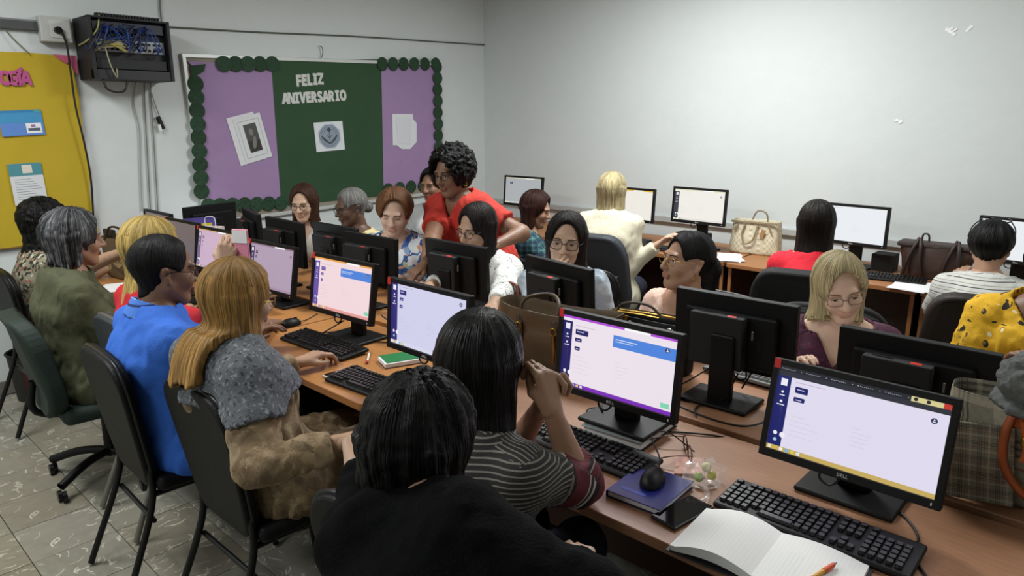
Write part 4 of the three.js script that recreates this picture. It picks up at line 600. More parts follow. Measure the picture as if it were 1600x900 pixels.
// backs toward the viewer
const BY = .975;
monitor('black monitor back before yellow floral blouse', 2.30, .935, -.475, 90, 4, 'w2', { box: .03, light: 0xeef2f6 });
monitor('black monitor back with asset label before pink lace blouse', 2.235, .985, -1.02, 92, 3, 'w2', { box: .03, light: 0xeef2f6 });
monitor('black monitor back before person resting mouth on hand', 2.35, .968, -1.885, 80, 3, 'w2', { box: .03 });
monitor('black monitor back before white dotted blouse', 2.31, .985, -2.50, 90, 2, 'w2', { box: .03 });
monitor('black monitor back before blue floral blouse', 2.14, .99, -2.98, 92, -3, 'w2', { box: .03 });
monitor('black monitor back before cream dotted top', 2.24, .985, -3.43, 90, 2, 'w2', { box: .03 });
monitor('black monitor back before long brown hair', 2.10, 1.0, -3.74, 88, 0, 'w2', { box: .03 });
monitor('black monitor back beside white bag with red flowers', 2.22, .985, -4.36, 75, 2, 'w2', { box: .03 });
monitor('black monitor turned to the bulletin board wall beside purple yellow box', 2.18, .985, -4.93, 195, 2, 'w2');
// wall desk monitors
monitor('wall desk monitor with grey screen behind teal plaid shirt', 4.62, 1.082, -4.151, RX + 3, 5, 'w1', {});
monitor('wall desk monitor with yellow bar behind cream sweater', 4.66, 1.05, -3.06, RX, 4, 'wy', { light: 0xf3efe6 });
monitor('wall desk monitor with white screen beside beige patterned handbag', 4.674, 1.083, -2.482, RX, 4, 'w', { light: 0xf4f2ea });
monitor('wall desk monitor with blank white screen beside red top', 4.80, 1.035, -1.45, RX - 6, 1, 'w2', { light: 0xeef2f6 });
monitor('wall desk monitor with pale blue screen beside sunglasses', 4.86, 1.02, -.57, RX - 8, 1, 'w2', { light: 0xeef2f6 });
// ---------------------------------------------------------------- keyboards and mice
const keyMat = std(0x0b0b0c, .42), keyGeo = (() => { const g = new THREE.CylinderGeometry(.0088, .0112, .009, 4, 1); g.rotateY(Math.PI / 4); return g; })(), wideGeo = (() => { const g = keyGeo.clone(); g.scale(6, 1, 1); return g; })();
const keySlots = []; for (let r = 0; r < 6; r++) for (let c = 0; c < 22; c++) { if (c >= 14 && c <= 16 && (r === 3)) continue; if (r === 0 && (c === 1 || c > 17)) continue; if (r === 4 && (c === 14 || c === 16)) continue; if (r === 5 && c > 3 && c < 10) continue; const x = -.208 + c * .0186 + (c > 13 ? .007 : 0) + (c > 16 ? .007 : 0); keySlots.push([x, -.052 + r * .0186 + (r ? .005 : 0)]); }
function keyboard(label, x, z, yaw, near, mat = keyMat, y = TY) {
  const o = thing('keyboard', label, 'keyboard', x, y, z, yaw * D2R);
  const b = mesh('case', boxGeo(.45, .016, .145, .007, 2), near ? M.black : mat === keyMat ? M.black : mat, o); b.position.set(0, .012, 0); b.rotation.x = 4 * D2R;
  if (near) { keySlots.forEach(([kx, kz]) => mesh('key', keyGeo, mat, b).position.set(kx, .0115, kz)); mesh('key', wideGeo, mat, b).position.set(-.074, .0115, .046); }
  else { const l = keySlots.map(([kx, kz]) => moved(keyGeo, kx, .0115, kz)); l.push(moved(wideGeo, -.074, .0115, .046)); const k = mesh('keys', mergeGeometries(l), mat, b); k.userData.kind = 'stuff'; }
  return o;
}
keyboard('black keyboard lying beside open white notebook', 1.585, -.49, -90, true);
keyboard('black keyboard lying beside blue notebook', 1.545, -1.14, -90, true);
keyboard('black keyboard in front of pink screen', 1.562, -2.55, -88, true);
keyboard('black keyboard beside white edged phone', 1.422, -1.97, -86, true);
keyboard('black keyboard beyond red top', 1.52, -3.33, -90, false); keyboard('black keyboard below mauve screens', 1.52, -4.05, -90, false);
const greyKeys = std(0x6d6d6a, .5);
keyboard('grey keyboard in front of purple lace top', 2.445, -.98, 88, false, greyKeys);
keyboard('black keyboard in front of hand on mouth', 2.47, -1.95, 90, false); keyboard('black keyboard in front of white dotted blouse', 2.46, -2.62, 90, false); keyboard('black keyboard in front of blue floral blouse', 2.46, -3.3, 90, false);
keyboard('black keyboard on wall desk beside white papers', 4.62, -1.18, -82, false); keyboard('black keyboard on wall desk before cream sweater', 4.55, -2.86, -86, false);
const mouseGeo = (() => { const g = new THREE.SphereGeometry(1, 20, 12), p = g.attributes.position; for (let i = 0; i < p.count; i++) { const y = p.getY(i); p.setXYZ(i, p.getX(i) * .031, Math.max(0, y) * .034 + (y < 0 ? 0 : 0), p.getZ(i) * .055 * (1 + .08 * p.getZ(i))); } g.computeVertexNormals(); return g; })();
function mouse(label, x, z, yaw, y, cord) {
  const o = thing('computer_mouse', label, 'mouse', x, y, z, yaw * D2R); mesh('shell', mouseGeo, M.black, o).position.y = .002;
  const w = mesh('wheel', new THREE.CylinderGeometry(.009, .009, .007, 12), M.blackGloss, o); w.rotation.z = Math.PI / 2; w.position.set(0, .028, .03); box('button_gap', .0012, .002, .05, 0, .033, .024, M.blackGloss, o, 0);
  if (cord) mesh('cord', tubeGeo([V(0, .01, .054), ...cord], .0022, 30, 6), M.cable, o); return o;
}
mouse('black mouse resting on blue notebook', 1.485, -.872, 105, TY + .021, [V(.01, .02, .1), V(.05, .06, .15), V(.02, .05, .21), V(-.05, -.012, .25)]);
mouse('black mouse beside brown fist near pink screen', 1.63, -2.94, 90, TY, [V(.02, .004, .1), V(.08, .004, .2)]);
mouse('black mouse near mauve screen', 1.5, -3.68, 90, TY);
mouse('black mouse on wall desk beside keyboard', 4.6, -1.45, 80, TY);
// ---------------------------------------------------------------- bags and desk things
console.log('props');
function loftBag(w0, d0, w1, d1, h, o = {}) {   // superellipse rings from the bottom up, over the rim and down inside
  const n = 40, P = [], I = [], uv = [], rings = [], e = o.e ?? .55, sag = o.sag ?? .012, th = o.th ?? .006, rows = 9;
  for (let j = 0; j <= rows; j++) { const t = j / rows; rings.push([lerp(w0, w1, t), lerp(d0, d1, t) * (1 + .12 * Math.sin(t * 3)), t * h, 1]); }
  rings.push([w1 - th, d1 - th, h + .002, 0]); rings.push([w1 - 2 * th, d1 - 2 * th, h - .02, 0]); rings.push([(w0 + w1) / 2 - 3 * th, (d0 + d1) / 2 - 3 * th, h * .35, 0]); rings.push([.004, .004, h * .3, 0]);
  rings.unshift([w0 * .93, d0 * .93, 0, 1]); rings.unshift([.004, .004, 0, 1]); rings[2][2] = .012;
  rings.forEach(([w, d, y, out], j) => { for (let i = 0; i <= n; i++) { const a = i / n * Math.PI * 2, c = Math.cos(a), s = Math.sin(a); let x = Math.sign(c) * Math.pow(Math.abs(c), e) * w / 2, z = Math.sign(s) * Math.pow(Math.abs(s), e) * d / 2; const k = y > .02 ? sag * (noise(x * 9 + (o.s || 0), y * 12, z * 9) + .5 * noise(x * 24, y * 20, z * 24 + (o.s || 0))) : 0; const dip = (o.dip ?? 0) * Math.max(0, 1 - Math.pow(2 * x / w, 2)) * (y / h); P.push(x + k, Math.max(0, y - dip + (y > .05 ? k * .5 : 0)), z + k); uv.push(i / n * (w0 + d0) * 2, y + (out ? 0 : .1)); } });
  for (let j = 0; j < rings.length - 1; j++) for (let i = 0; i < n; i++) { const a = j * (n + 1) + i, b = a + n + 1; I.push(a, b, a + 1, a + 1, b, b + 1); }
  const g = new THREE.BufferGeometry(); g.setAttribute('position', new THREE.Float32BufferAttribute(P, 3)); g.setAttribute('uv', new THREE.Float32BufferAttribute(uv, 2)); g.setIndex(I); g.computeVertexNormals(); return g;
}
const strap = (pts, r = .006) => { const g = tubeGeo(pts, r, pts.length * 7, 6); return g; };
const ring = (r, t) => new THREE.TorusGeometry(r, t, 7, 18);
function bag(label, x, y, z, yaw, geo, mat, group) { const o = thing('handbag', label, 'bag', x, y, z, yaw * D2R); mesh('body', geo, mat, o); return o; }
{ // brown tote between the rows
  const o = bag('brown leather tote bag with gold buckle standing behind black hair', 2.05, TY, -1.65, -82, loftBag(.44, .13, .52, .17, .25, { sag: .016, dip: .02, s: 3 }), leather(0x5d4a35, .55)), dk = leather(0x4a3826, .5);
  mesh('strap_tab', boxGeo(.03, .09, .006, .002), dk, o).position.set(.03, .165, .083); mesh('strap_tab', boxGeo(.03, .09, .006, .002), dk, o).position.set(-.13, .165, .083);
  for (const s of [.03, -.13]) { const b = mesh('buckle', moved(ring(.014, .003), 0, 0, 0), M.gold, o); b.position.set(s, .17, .092); }
  mesh('handle', strap([V(-.13, .2, .083), V(-.12, .27, .06), V(-.04, .285, -.01), V(.03, .26, .05), V(.03, .2, .083)], .008), dk, o); mesh('clasp_strap', strap([V(.03, .16, .092), V(.035, .1, .094), V(.03, .05, .09)], .006), M.gold, o);
}
{ const o = bag('olive brown slouchy bag beside grey swivel chair', 2.45, TY, -1.50, -80, loftBag(.30, .11, .33, .10, .16, { sag: .014, s: 9 }), leather(0x5a4b32, .6)); mesh('zip', strap([V(-.14, .163, .0), V(0, .168, .01), V(.14, .163, 0)], .004), M.gold, o); mesh('handle', strap([V(-.12, .15, .05), V(-.1, .2, .05), V(.02, .21, .04), V(.1, .15, .05)], .006), leather(0x3d3122), o); const r = mesh('ring', ring(.014, .003), M.gold, o); r.position.set(-.13, .15, .055); }
{ const o = bag('black leather handbag with gold zip before pink lace blouse', 2.30, TY, -1.38, -86, loftBag(.33, .09, .35, .07, .195, { sag: .008, s: 5 }), M.leatherBlack); mesh('zip', strap([V(-.16, .2, 0), V(-.05, .206, .01), V(.02, .202, 0)], .004), M.gold, o); mesh('zip_puller', boxGeo(.012, .035, .004, .001), M.gold, o).position.set(-.1, .185, .04); for (const s of [-.08, .09]) { const r = mesh('ring', ring(.013, .0028), M.chrome, o); r.position.set(s, .17, .045); } mesh('emblem', boxGeo(.04, .012, .002, .0005), M.gold, o).position.set(.01, .165, .045); }
{ const o = thing('pouch', 'small pink leather pouch with brass ring beside dotted blouse', 'pouch', 2.44, TY, -2.27, -70 * D2R); mesh('body', loftBag(.17, .07, .12, .05, .12, { sag: .012, s: 11 }), leather(0xb06a58, .5), o); mesh('flap', moved(boxGeo(.15, .006, .09, .002), 0, .1, .03, .7, 0, 0), leather(0xa65a4a, .5), o); const r = mesh('ring', ring(.017, .003), M.gold, o); r.position.set(.06, .08, .055); mesh('strap', strap([V(-.08, .1, .02), V(-.05, .17, .0), V(.03, .165, 0), V(.06, .1, .04)], .008), leather(0x8a4a3a), o); }
{ // plaid bag
  const plaidTex = canvasTex(512, 512, (g, w, h) => { g.fillStyle = '#85816f'; g.fillRect(0, 0, w, h); for (let i = 0; i < 4; i++) { const p = i * 128; g.fillStyle = 'rgba(40,36,32,.55)'; for (const k of [12, 24, 36]) { g.fillRect(p + k, 0, 5, h); g.fillRect(0, p + k, w, 5); } g.fillStyle = 'rgba(120,40,34,.6)'; g.fillRect(p + 58, 0, 4, h); g.fillRect(0, p + 58, w, 4); g.fillStyle = 'rgba(190,182,160,.5)'; g.fillRect(p + 84, 0, 14, h); g.fillRect(0, p + 84, w, 14); } for (let i = 0; i < 9000; i++) { g.fillStyle = `rgba(${rnd() < .5 ? '20,18,16' : '200,195,180'},.08)`; g.fillRect(rnd() * w, rnd() * h, 2, 4); } }, [1.25, 1.25]);
  const pm = std(0xffffff, .7, { map: plaidTex, bumpMap: fineBump, bumpScale: .001 }), or = leather(0xa8501c, .4);
  const o = bag('grey plaid shopper bag with orange leather handles beside near monitor', 2.10, TY, -.10, -88, loftBag(.44, .14, .48, .15, .27, { sag: .012, s: 21 }), pm); box('side_fold', .2, .2, .012, -.17, .105, .105, pm, o, .004).rotation.set(-.1, .05, .12);
  mesh('handle', strap([V(-.09, .255, .085), V(-.1, .2, .1), V(-.09, .12, .115), V(-.03, .06, .13), V(.08, .05, .13), V(.14, .12, .11), V(.14, .25, .085)], .010), or, o); mesh('handle', strap([V(-.07, .25, .088), V(-.05, .16, .105), V(-.055, .14, .106)], .012), or, o);
  box('handle_tab', .04, .06, .008, -.08, .245, .086, or, o, .003); const r = mesh('ring', ring(.02, .004), M.gold, o); r.position.set(-.045, .19, .1); r.rotation.y = .4;
}
{ // fluffy grey cushion
  const fm = std(0x5c5e5c, .95, { bumpMap: fineBump, bumpScale: .004 });
  const f = surfaceNets((x, y, z) => ell(x, y - .075, z, .13, .075, .11) + .010 * noise(x * 40, y * 40, z * 40) + .006 * noise(x * 90, y * 90, z * 90), [-.17, -.02, -.15], [.17, .18, .15], .006);
  const o = thing('knitted_hat', 'fluffy grey knitted hat lying on top of plaid shopper bag', 'hat', 2.06, TY + .255, -.13, 0); mesh('body', triplanar(f, 3), fm, o); mesh('brim', triplanar(surfaceNets((x, y, z) => Math.max(ell(x, y - .02, z, .137, .03, .117) + .008 * noise(x * 50, y * 20, z * 50), -y), [-.17, -.02, -.15], [.17, .08, .15], .006), 3), fm, o);
}
{ // handbags on the wall desk
  const pat = canvasTex(256, 256, (g, w, h) => { g.fillStyle = '#c9c0a6'; g.fillRect(0, 0, w, h); for (let i = 0; i < 8; i++) for (let j = 0; j < 8; j++) { const x = i * 32 + 16, y = j * 32 + 16; g.fillStyle = (i + j) % 2 ? 'rgba(150,136,104,.75)' : 'rgba(226,220,202,.8)'; g.beginPath(); if ((i + j) % 3) { g.moveTo(x, y - 9); g.lineTo(x + 9, y); g.lineTo(x, y + 9); g.lineTo(x - 9, y); } else g.arc(x, y, 8, 0, 7); g.fill(); } }, [6, 6]);
  const o = bag('beige patterned handbag standing on wall desk beside red top', 4.9, TY, -2.13, -84, loftBag(.36, .15, .33, .12, .24, { sag: .008, e: .45, s: 2 }), std(0xffffff, .55, { map: pat })), tan = leather(0x8d7a5c, .5);
  mesh('handle', strap([V(-.06, .215, .074), V(-.075, .15, .088), V(-.05, .08, .095), V(.0, .1, .095), V(.02, .16, .088), V(.03, .215, .074)], .006), tan, o); mesh('handle', strap([V(-.06, .22, -.06), V(-.02, .3, -.06), V(.04, .29, -.06), V(.06, .22, -.06)], .006), tan, o); box('tag', .03, .06, .006, .07, .16, .085, leather(0xa37a4c), o, .002).rotation.z = -.3; box('top_band', .33, .014, .008, 0, .232, .07, tan, o, .002); for (const s of [-.12, .12]) box('rivet_strip', .014, .05, .006, s, .19, .082, tan, o, .002).rotation.z = s * 4;
  const br = leather(0x2c1c16, .5), b2 = bag('dark brown leather handbag on wall desk beside striped top', 4.84, TY, -.96, -88, loftBag(.32, .15, .42, .13, .215, { sag: .01, e: .5, s: 8 }), leather(0x38241b, .5));
  box('rim', .43, .03, .142, 0, .205, 0, br, b2, .012, 2); for (const s of [-.11, .09]) { mesh('handle', strap([V(s - .05, .02, .09), V(s - .03, .12, .096), V(s, .21, .08), V(s + .015, .245, .05), V(s + .03, .2, .085), V(s + .035, .12, .098), V(s + .05, .03, .09)], .012), br, b2); } mesh('handle', strap([V(-.1, .21, -.04), V(-.095, .26, -.04), V(-.07, .26, -.04), V(-.06, .21, -.04)], .006), br, b2); box('nameplate', .035, .01, .002, -.0, .2, .0725, M.chrome, b2, .0005);
}
{ // far left things on the table
  const leaf = canvasTex(256, 256, (g, w, h) => { g.fillStyle = '#5c4a34'; g.fillRect(0, 0, w, h); for (let i = 0; i < 14; i++) { const x = rnd() * w, y = rnd() * h; g.strokeStyle = i % 2 ? '#9c8a62' : '#3a2d1e'; g.lineWidth = 4; for (let k = -3; k <= 3; k++) { g.beginPath(); g.moveTo(x, y + 30); g.quadraticCurveTo(x + k * 5, y, x + k * 16, y - 24); g.stroke(); } } }, [4, 4]);
  const o = bag('brown leaf patterned tote with dark flap beside curly hair', 1.50, TY, -4.6, -80, loftBag(.34, .12, .38, .13, .25, { sag: .012, s: 31 }), std(0xffffff, .7, { map: leaf })); box('flap', .12, .07, .02, -.12, .26, .02, leather(0x2e2016), o, .008); mesh('handle', strap([V(-.1, .24, .06), V(-.06, .31, .05), V(.06, .31, .05), V(.1, .24, .06)], .007), leather(0x2e2016), o);
  const fl = canvasTex(256, 256, (g, w, h) => { g.fillStyle = '#dcd8d2'; g.fillRect(0, 0, w, h); blotches(['#c3202c', '#d8404a', '#a51822'], 16, 10, 26)(g, w, h); g.fillStyle = '#4d5b3c'; for (let i = 0; i < 10; i++) g.fillRect(rnd() * w, rnd() * h, 4, 22); });
  const g2 = thing('gift_bag', 'white paper bag printed with red flowers behind the monitors', 'bag', 2.0, TY, -4.52, -60 * D2R); const sh = mesh('body', boxGeo(.15, .27, .08, .003), std(0xffffff, .6, { map: fl }), g2); sh.position.y = .136; mesh('handle', strap([V(-.04, .27, 0), V(-.03, .33, 0), V(.03, .33, 0), V(.04, .27, 0)], .003), M.paper, g2);
  const py = canvasTex(256, 128, (g, w, h) => { g.fillStyle = '#5b4a9c'; g.fillRect(0, 0, w, h); g.fillStyle = '#d8c62c'; g.fillRect(70, 12, 150, 104); g.fillStyle = '#3d3478'; g.beginPath(); g.moveTo(100, 12); g.lineTo(130, 12); g.lineTo(190, 116); g.lineTo(160, 116); g.fill(); g.fillStyle = '#e6e4ee'; g.fillRect(10, 30, 60, 34); g.fillStyle = '#262036'; for (const x of [120, 180]) { g.beginPath(); g.arc(x, 92, 17, 0, 7); g.fill(); } });
  const pb = thing('cardboard_box', 'small purple and yellow printed box before dark monitor', 'box', 2.02, TY, -4.72, -12 * D2R); mesh('carton', boxGeo(.19, .3, .06, .002), std(0xffffff, .5, { map: py }), pb).position.y = .151; box('lid_flap', .19, .004, .062, 0, .303, 0, std(0x4d3f88, .5), pb, 0);
}
// papers, books, phones
{ // open notebook with pen
  const o = thing('open_notebook', 'open white notebook with curved pages beside near keyboard', 'notebook', 1.39, TY, -.52, 4 * D2R), n = 14, pg = (dir) => { const g = new THREE.BoxGeometry(.2, .012, .185, 16, 1, n), p = g.attributes.position; for (let i = 0; i < p.count; i++) { const t = clamp(.5 + dir * p.getZ(i) / .185, 0, 1), lift = .016 * Math.sin(Math.PI * Math.min(1, t * 1.05)) * (dir < 0 ? 1.3 : .6); p.setY(i, p.getY(i) + .006 + (p.getY(i) > 0 ? lift + .005 * (1 - t) : lift * .55)); } g.computeVertexNormals(); return g; };
  const ruled = canvasTex(512, 512, (g, w, h) => { g.fillStyle = '#f1f1ee'; g.fillRect(0, 0, w, h); g.strokeStyle = 'rgba(120,140,170,.25)'; for (let i = 1; i < 20; i++) { g.beginPath(); g.moveTo(0, i * 25); g.lineTo(w, i * 25); g.stroke(); } g.strokeStyle = 'rgba(90,95,120,.35)'; for (let l = 0; l < 4; l++) { g.beginPath(); let x = 60; g.moveTo(x, 120 + l * 25); while (x < 330) { x += rr(4, 9); g.lineTo(x, 120 + l * 25 + rr(-5, 5)); } g.stroke(); } });
  const pm = std(0xffffff, .75, { map: ruled }); mesh('page_block', pg(-1), pm, o).position.set(0, .002, -.0925); mesh('page_block', pg(1), pm, o).position.set(0, .002, .0925); box('cover', .212, .003, .385, 0, .0018, 0, std(0x2c2c30, .6), o, .001);
  const pp = thing('pen', 'orange and yellow pen resting on open white notebook', 'pen', 1.375, TY + .030, -.405, -12 * D2R); const barrel = (a, b, r1, r2, m, nm) => mesh(nm, cylGeo([a, 0, 0], [b, 0, 0], r1, r2, 12), m, pp); barrel(-.06, .02, .0045, .0045, std(0xe0a020, .35), 'barrel'); barrel(.02, .055, .0056, .005, std(0xe0561c, .5), 'grip'); barrel(.055, .068, .0045, .0015, M.chrome, 'tip'); barrel(-.07, -.06, .003, .0035, M.chrome, 'button'); box('clip', .03, .002, .003, -.045, .006, 0, M.chrome, pp, .0005);
}
{ const o = thing('notebook', 'closed blue notebook under black mouse', 'notebook', 1.47, TY, -.868, 3 * D2R); box('pages', .178, .013, .148, 0, .0095, 0, M.paper, o, .001); box('cover', .186, .0025, .155, 0, .0178, 0, std(0x1b2474, .4), o, .001); box('back_cover', .186, .0025, .155, 0, .0015, 0, std(0x11164a, .5), o, .001); box('spine', .186, .017, .003, 0, .0095, -.0765, std(0x1b2474, .4), o, .001); box('title_band', .014, .0005, .07, -.055, .0193, -.02, std(0x4a58ac, .5), o, 0); }
function phone(label, x, z, yaw, edge) { const o = thing('smartphone', label, 'phone', x, TY, z, yaw * D2R); mesh('case', boxGeo(.075, .009, .155, .004, 2), edge, o).position.y = .0055; box('glass', .069, .0012, .148, 0, .0103, 0, std(0x08090b, .08), o, .0004); box('camera_slot', .012, .0004, .003, 0, .0111, .068, M.blackMatte, o, 0); return o; }
phone('dark phone with glossy glass lying below blue notebook', 1.432, -.752, 82, std(0x241f1e, .4)); phone('dark phone with white edge near table corner', 1.432, -2.195, 88, M.white);
{ const o = thing('book', 'slim white book under purple screen monitor', 'book', 1.755, TY, -1.12, 4 * D2R); box('pages', .225, .02, .2, 0, .0145, 0, M.paper, o, .001); box('cover', .235, .004, .21, 0, .0268, 0, std(0x9aa3a6, .5), o, .001); box('back_cover', .235, .004, .21, 0, .0025, 0, M.black, o, .001); }
{ const o = thing('book', 'white notepad with green cover below lilac screen', 'book', 1.66, TY, -2.15, -20 * D2R); box('pages', .15, .016, .1, 0, .0105, 0, M.paper, o, .001); box('cover', .152, .002, .102, .01, .02, -.01, std(0x1f7a44, .5), o, .0005); box('back_cover', .152, .002, .102, 0, .0015, 0, M.black, o, .0005); const p2 = thing('pen', 'white pen lying beside green notepad', 'pen', 1.60, TY + .006, -2.28, 50 * D2R); mesh('barrel', cylGeo([-.06, 0, 0], [.05, 0, 0], .0042, .0042), M.white, p2); mesh('tip', cylGeo([.05, 0, 0], [.064, 0, 0], .0042, .001), M.chrome, p2); mesh('cap', cylGeo([-.07, 0, 0], [-.05, 0, 0], .005, .005), std(0xb04038, .4), p2); }
function papers(label, x, z, yaw, n, w = .21, d = .29) { const o = thing('paper_stack', label, 'papers', x, TY, z, yaw * D2R); for (let i = 0; i < n; i++) { const s = box('sheet', w, .0025, d, rr(-.012, .012), .002 + i * .0028, rr(-.012, .012), M.paper, o, 0); s.rotation.y = rr(-.16, .16); } return o; }
papers('white papers on wall desk beside beige handbag', 4.58, -2.2, -60, 4); papers('white paper under keyboard on wall desk', 4.52, -1.0, -86, 2, .2, .28); papers('white papers on table beside leaf patterned tote', 1.42, -4.35, 80, 2, .2, .26);
{ const o = thing('coaster', 'round grey disc lying beside purple screen stand', 'coaster', 1.78, TY, -1.265, 0); mesh('disc', new THREE.CylinderGeometry(.034, .036, .008, 32), std(0x5c5850, .4), o).position.y = .005; mesh('rim', moved(new THREE.TorusGeometry(.034, .003, 8, 32), 0, .009, 0, Math.PI / 2, 0, 0), M.black, o); }
{ // spectacles on the table
  const o = thing('eyeglasses', 'folded pink and brown eyeglasses lying behind blue notebook', 'glasses', 1.72, TY, -.90, 40 * D2R), fm = std(0x5d4038, .25, { metalness: .3 });
  for (const s of [-1, 1]) { const r = []; for (let i = 0; i < 14; i++) { const a = i / 14 * Math.PI * 2; r.push(V(s * .034 + Math.cos(a) * .027, .024 + Math.sin(a) * .02, 0)); } mesh('rim', tubeGeo(r, .0022, 28, 6, true), fm, o); const l = mesh('lens', new THREE.ShapeGeometry(new THREE.Shape(r.map(v => new THREE.Vector2(v.x, v.y)))), lensMat, o); l.position.z = 0; mesh('temple', tubeGeo([V(s * .063, .03, 0), V(s * .064, .03, -.05), V(s * .06, .012, -.12)], .002, 14, 6), fm, o); }
  mesh('bridge', tubeGeo([V(-.008, .028, 0), V(0, .032, .004), V(.008, .028, 0)], .002, 8, 6), fm, o);
  const c = thing('cloth', 'small pink cleaning cloth under eyeglasses', 'cloth', 1.66, TY, -.86, .5); mesh('fabric', (() => { const g = new THREE.BoxGeometry(.11, .004, .08, 16, 1, 12), p = g.attributes.position; for (let i = 0; i < p.count; i++) p.setY(i, p.getY(i) + .004 + .012 * Math.max(0, noise(p.getX(i) * 30, 3, p.getZ(i) * 30))); g.computeVertexNormals(); return g; })(), std(0xc79a8c, .8), c); box('hem', .11, .003, .004, 0, .004, .04, std(0xa87a6c, .8), c, .001);
}
{ // wrapped sweets
  const film = new THREE.MeshPhysicalMaterial({ color: 0xffffff, roughness: .12, transmission: .9, thickness: 0, ior: 1.4 });
  const o = thing('plastic_wrapper', 'crumpled clear plastic wrapper beside near keyboard', 'wrapper', 1.60, TY, -.785, 0); const g = new THREE.IcosahedronGeometry(.05, 4), p = g.attributes.position; for (let i = 0; i < p.count; i++) { const x = p.getX(i), y = p.getY(i), z = p.getZ(i), k = 1 + .35 * noise(x * 45, y * 45, z * 45) + .22 * Math.abs(noise(x * 110, y * 110, z * 110)); p.setXYZ(i, x * k * 1.25, Math.max(.001, (y * .62 + .03) * k), z * k); } g.computeVertexNormals(); mesh('film', g, film, o); const tw = tubeGeo([V(-.04, .012, .03), V(-.075, .01, .05), V(-.1, .006, .045)], .009, 10, 7); mesh('twist', tw, film, o);
  [[.02, .022, .012, 0xc7c23c, 'yellow'], [-.008, .02, -.01, 0x8fa83a, 'green'], [.012, .045, .0, 0xd6cf9a, 'cream']].forEach(([x, y, z, c, n]) => { const s = thing('candy', n + ' candy inside crumpled clear plastic wrapper', 'candy', 1.60 + x, TY + y - .012, -.785 + z); mesh('sweet', moved(new THREE.SphereGeometry(.013, 14, 10), 0, .013, 0), std(c, .35), s); });
}
// card in the raised hand
{ const a = cardHolder.arms[1], wpos = cardHolder.g.localToWorld(a.w.clone()); cardHolder.g.updateMatrixWorld(true); const wp = a.w.clone().applyMatrix4(cardHolder.g.matrixWorld); const o = thing('phone_case', 'pink and white phone held up in hand near mauve screen', 'phone', wp.x + .07, wp.y + .055, wp.z + .015, -60 * D2R); box('shell', .07, .13, .009, 0, .03, 0, std(0xd98aa0, .4), o, .004, 2); box('panel', .064, .05, .002, 0, .065, .0055, M.white, o, .0005); }
// cables and adaptors on the tables
const cable = (label, pts, r = .003, mat = M.cable) => tag(mesh('cable', tubeGeo(pts, r, pts.length * 8, 6), mat), label, 'cable');
cable('black cable trailing from near monitor across the brown table', [V(1.83, .76, -.42), V(1.8, .755, -.36), V(1.72, .754, -.3), V(1.62, .754, -.28), V(1.5, .754, -.2)]);
cable('thin black cable behind purple screen monitor', [V(1.72, .80, -1.2), V(1.76, .80, -1.24), V(1.74, .756, -1.16), V(1.82, .754, -1.02), V(1.89, .754, -.9), V(1.93, .74, -.86)]);
cable('black cable hanging over the rear table edge before asset label', [V(2.2, .85, -.98), V(2.14, .77, -1.0), V(2.06, .754, -1.05), V(1.99, .754, -1.02), V(1.95, .72, -.98)]);
cable('black cable looping beside the rear table power strip', [V(2.2, .85, -1.08), V(2.16, .78, -1.16), V(2.08, .754, -1.2), V(2.0, .754, -1.0), V(2.02, .754, -.86), V(2.14, .77, -.8)]);
cable('black cable bundle below pink screen', [V(1.68, .84, -2.56), V(1.62, .78, -2.64), V(1.66, .754, -2.72), V(1.74, .754, -2.66), V(1.72, .754, -2.5), V(1.8, .754, -2.35)]);
cable('black cable bundle beyond the pink screen', [V(1.8, .86, -2.45), V(1.84, .77, -2.3), V(1.78, .754, -2.26), V(1.84, .754, -2.2)]);
{ const o = thing('power_strip', 'grey and black power strip with red switch behind rear monitor', 'power strip', 2.03, TY, -1.22, 12 * D2R); box('body', .045, .03, .2, 0, .016, 0, M.blackMatte, o, .005, 2); box('cover', .04, .003, .12, 0, .032, -.03, std(0x8a8c8a, .4), o, .001); box('switch', .014, .006, .02, 0, .034, .075, M.redSticker, o, .002); for (let k = 0; k < 3; k++) box('plug', .026, .03, .026, 0, .046, -.07 + k * .045, M.black, o, .005); }
{ const o = thing('tissue_box', 'low black box at the foot of wall monitor', 'box', 4.9, TY, -1.262, 0); box('case', .14, .11, .13, 0, .056, 0, M.blackMatte, o, .006); box('front_panel', .002, .09, .11, -.071, .056, 0, M.black, o, .0005); const q = thing('desk_speaker', 'low black box beside wall monitor near cream sweater', 'box', 4.88, TY, -2.62, 0); box('case', .16, .1, .24, 0, .051, 0, M.blackMatte, q, .006); box('front_panel', .002, .08, .2, -.081, .051, 0, M.black, q, .0005); }
{ const o = thing('waste_bin', 'dark waste bin with red panel standing by the white wall', 'bin', 1.02, 0, -5.02, 0); mesh('bucket', moved(new THREE.CylinderGeometry(.13, .105, .3, 24, 1, true), 0, .151, 0), std(0x1d1b1a, .6, { side: THREE.DoubleSide }), o); mesh('bottom', moved(new THREE.CylinderGeometry(.105, .105, .008, 24), 0, .005, 0), M.blackMatte, o); mesh('rim', moved(new THREE.TorusGeometry(.13, .007, 8, 28), 0, .3, 0, Math.PI / 2, 0, 0), M.blackMatte, o); box('red_panel', .09, .1, .006, -.03, .15, .12, std(0x5a1414, .6), o, .002).rotation.y = -.25; }
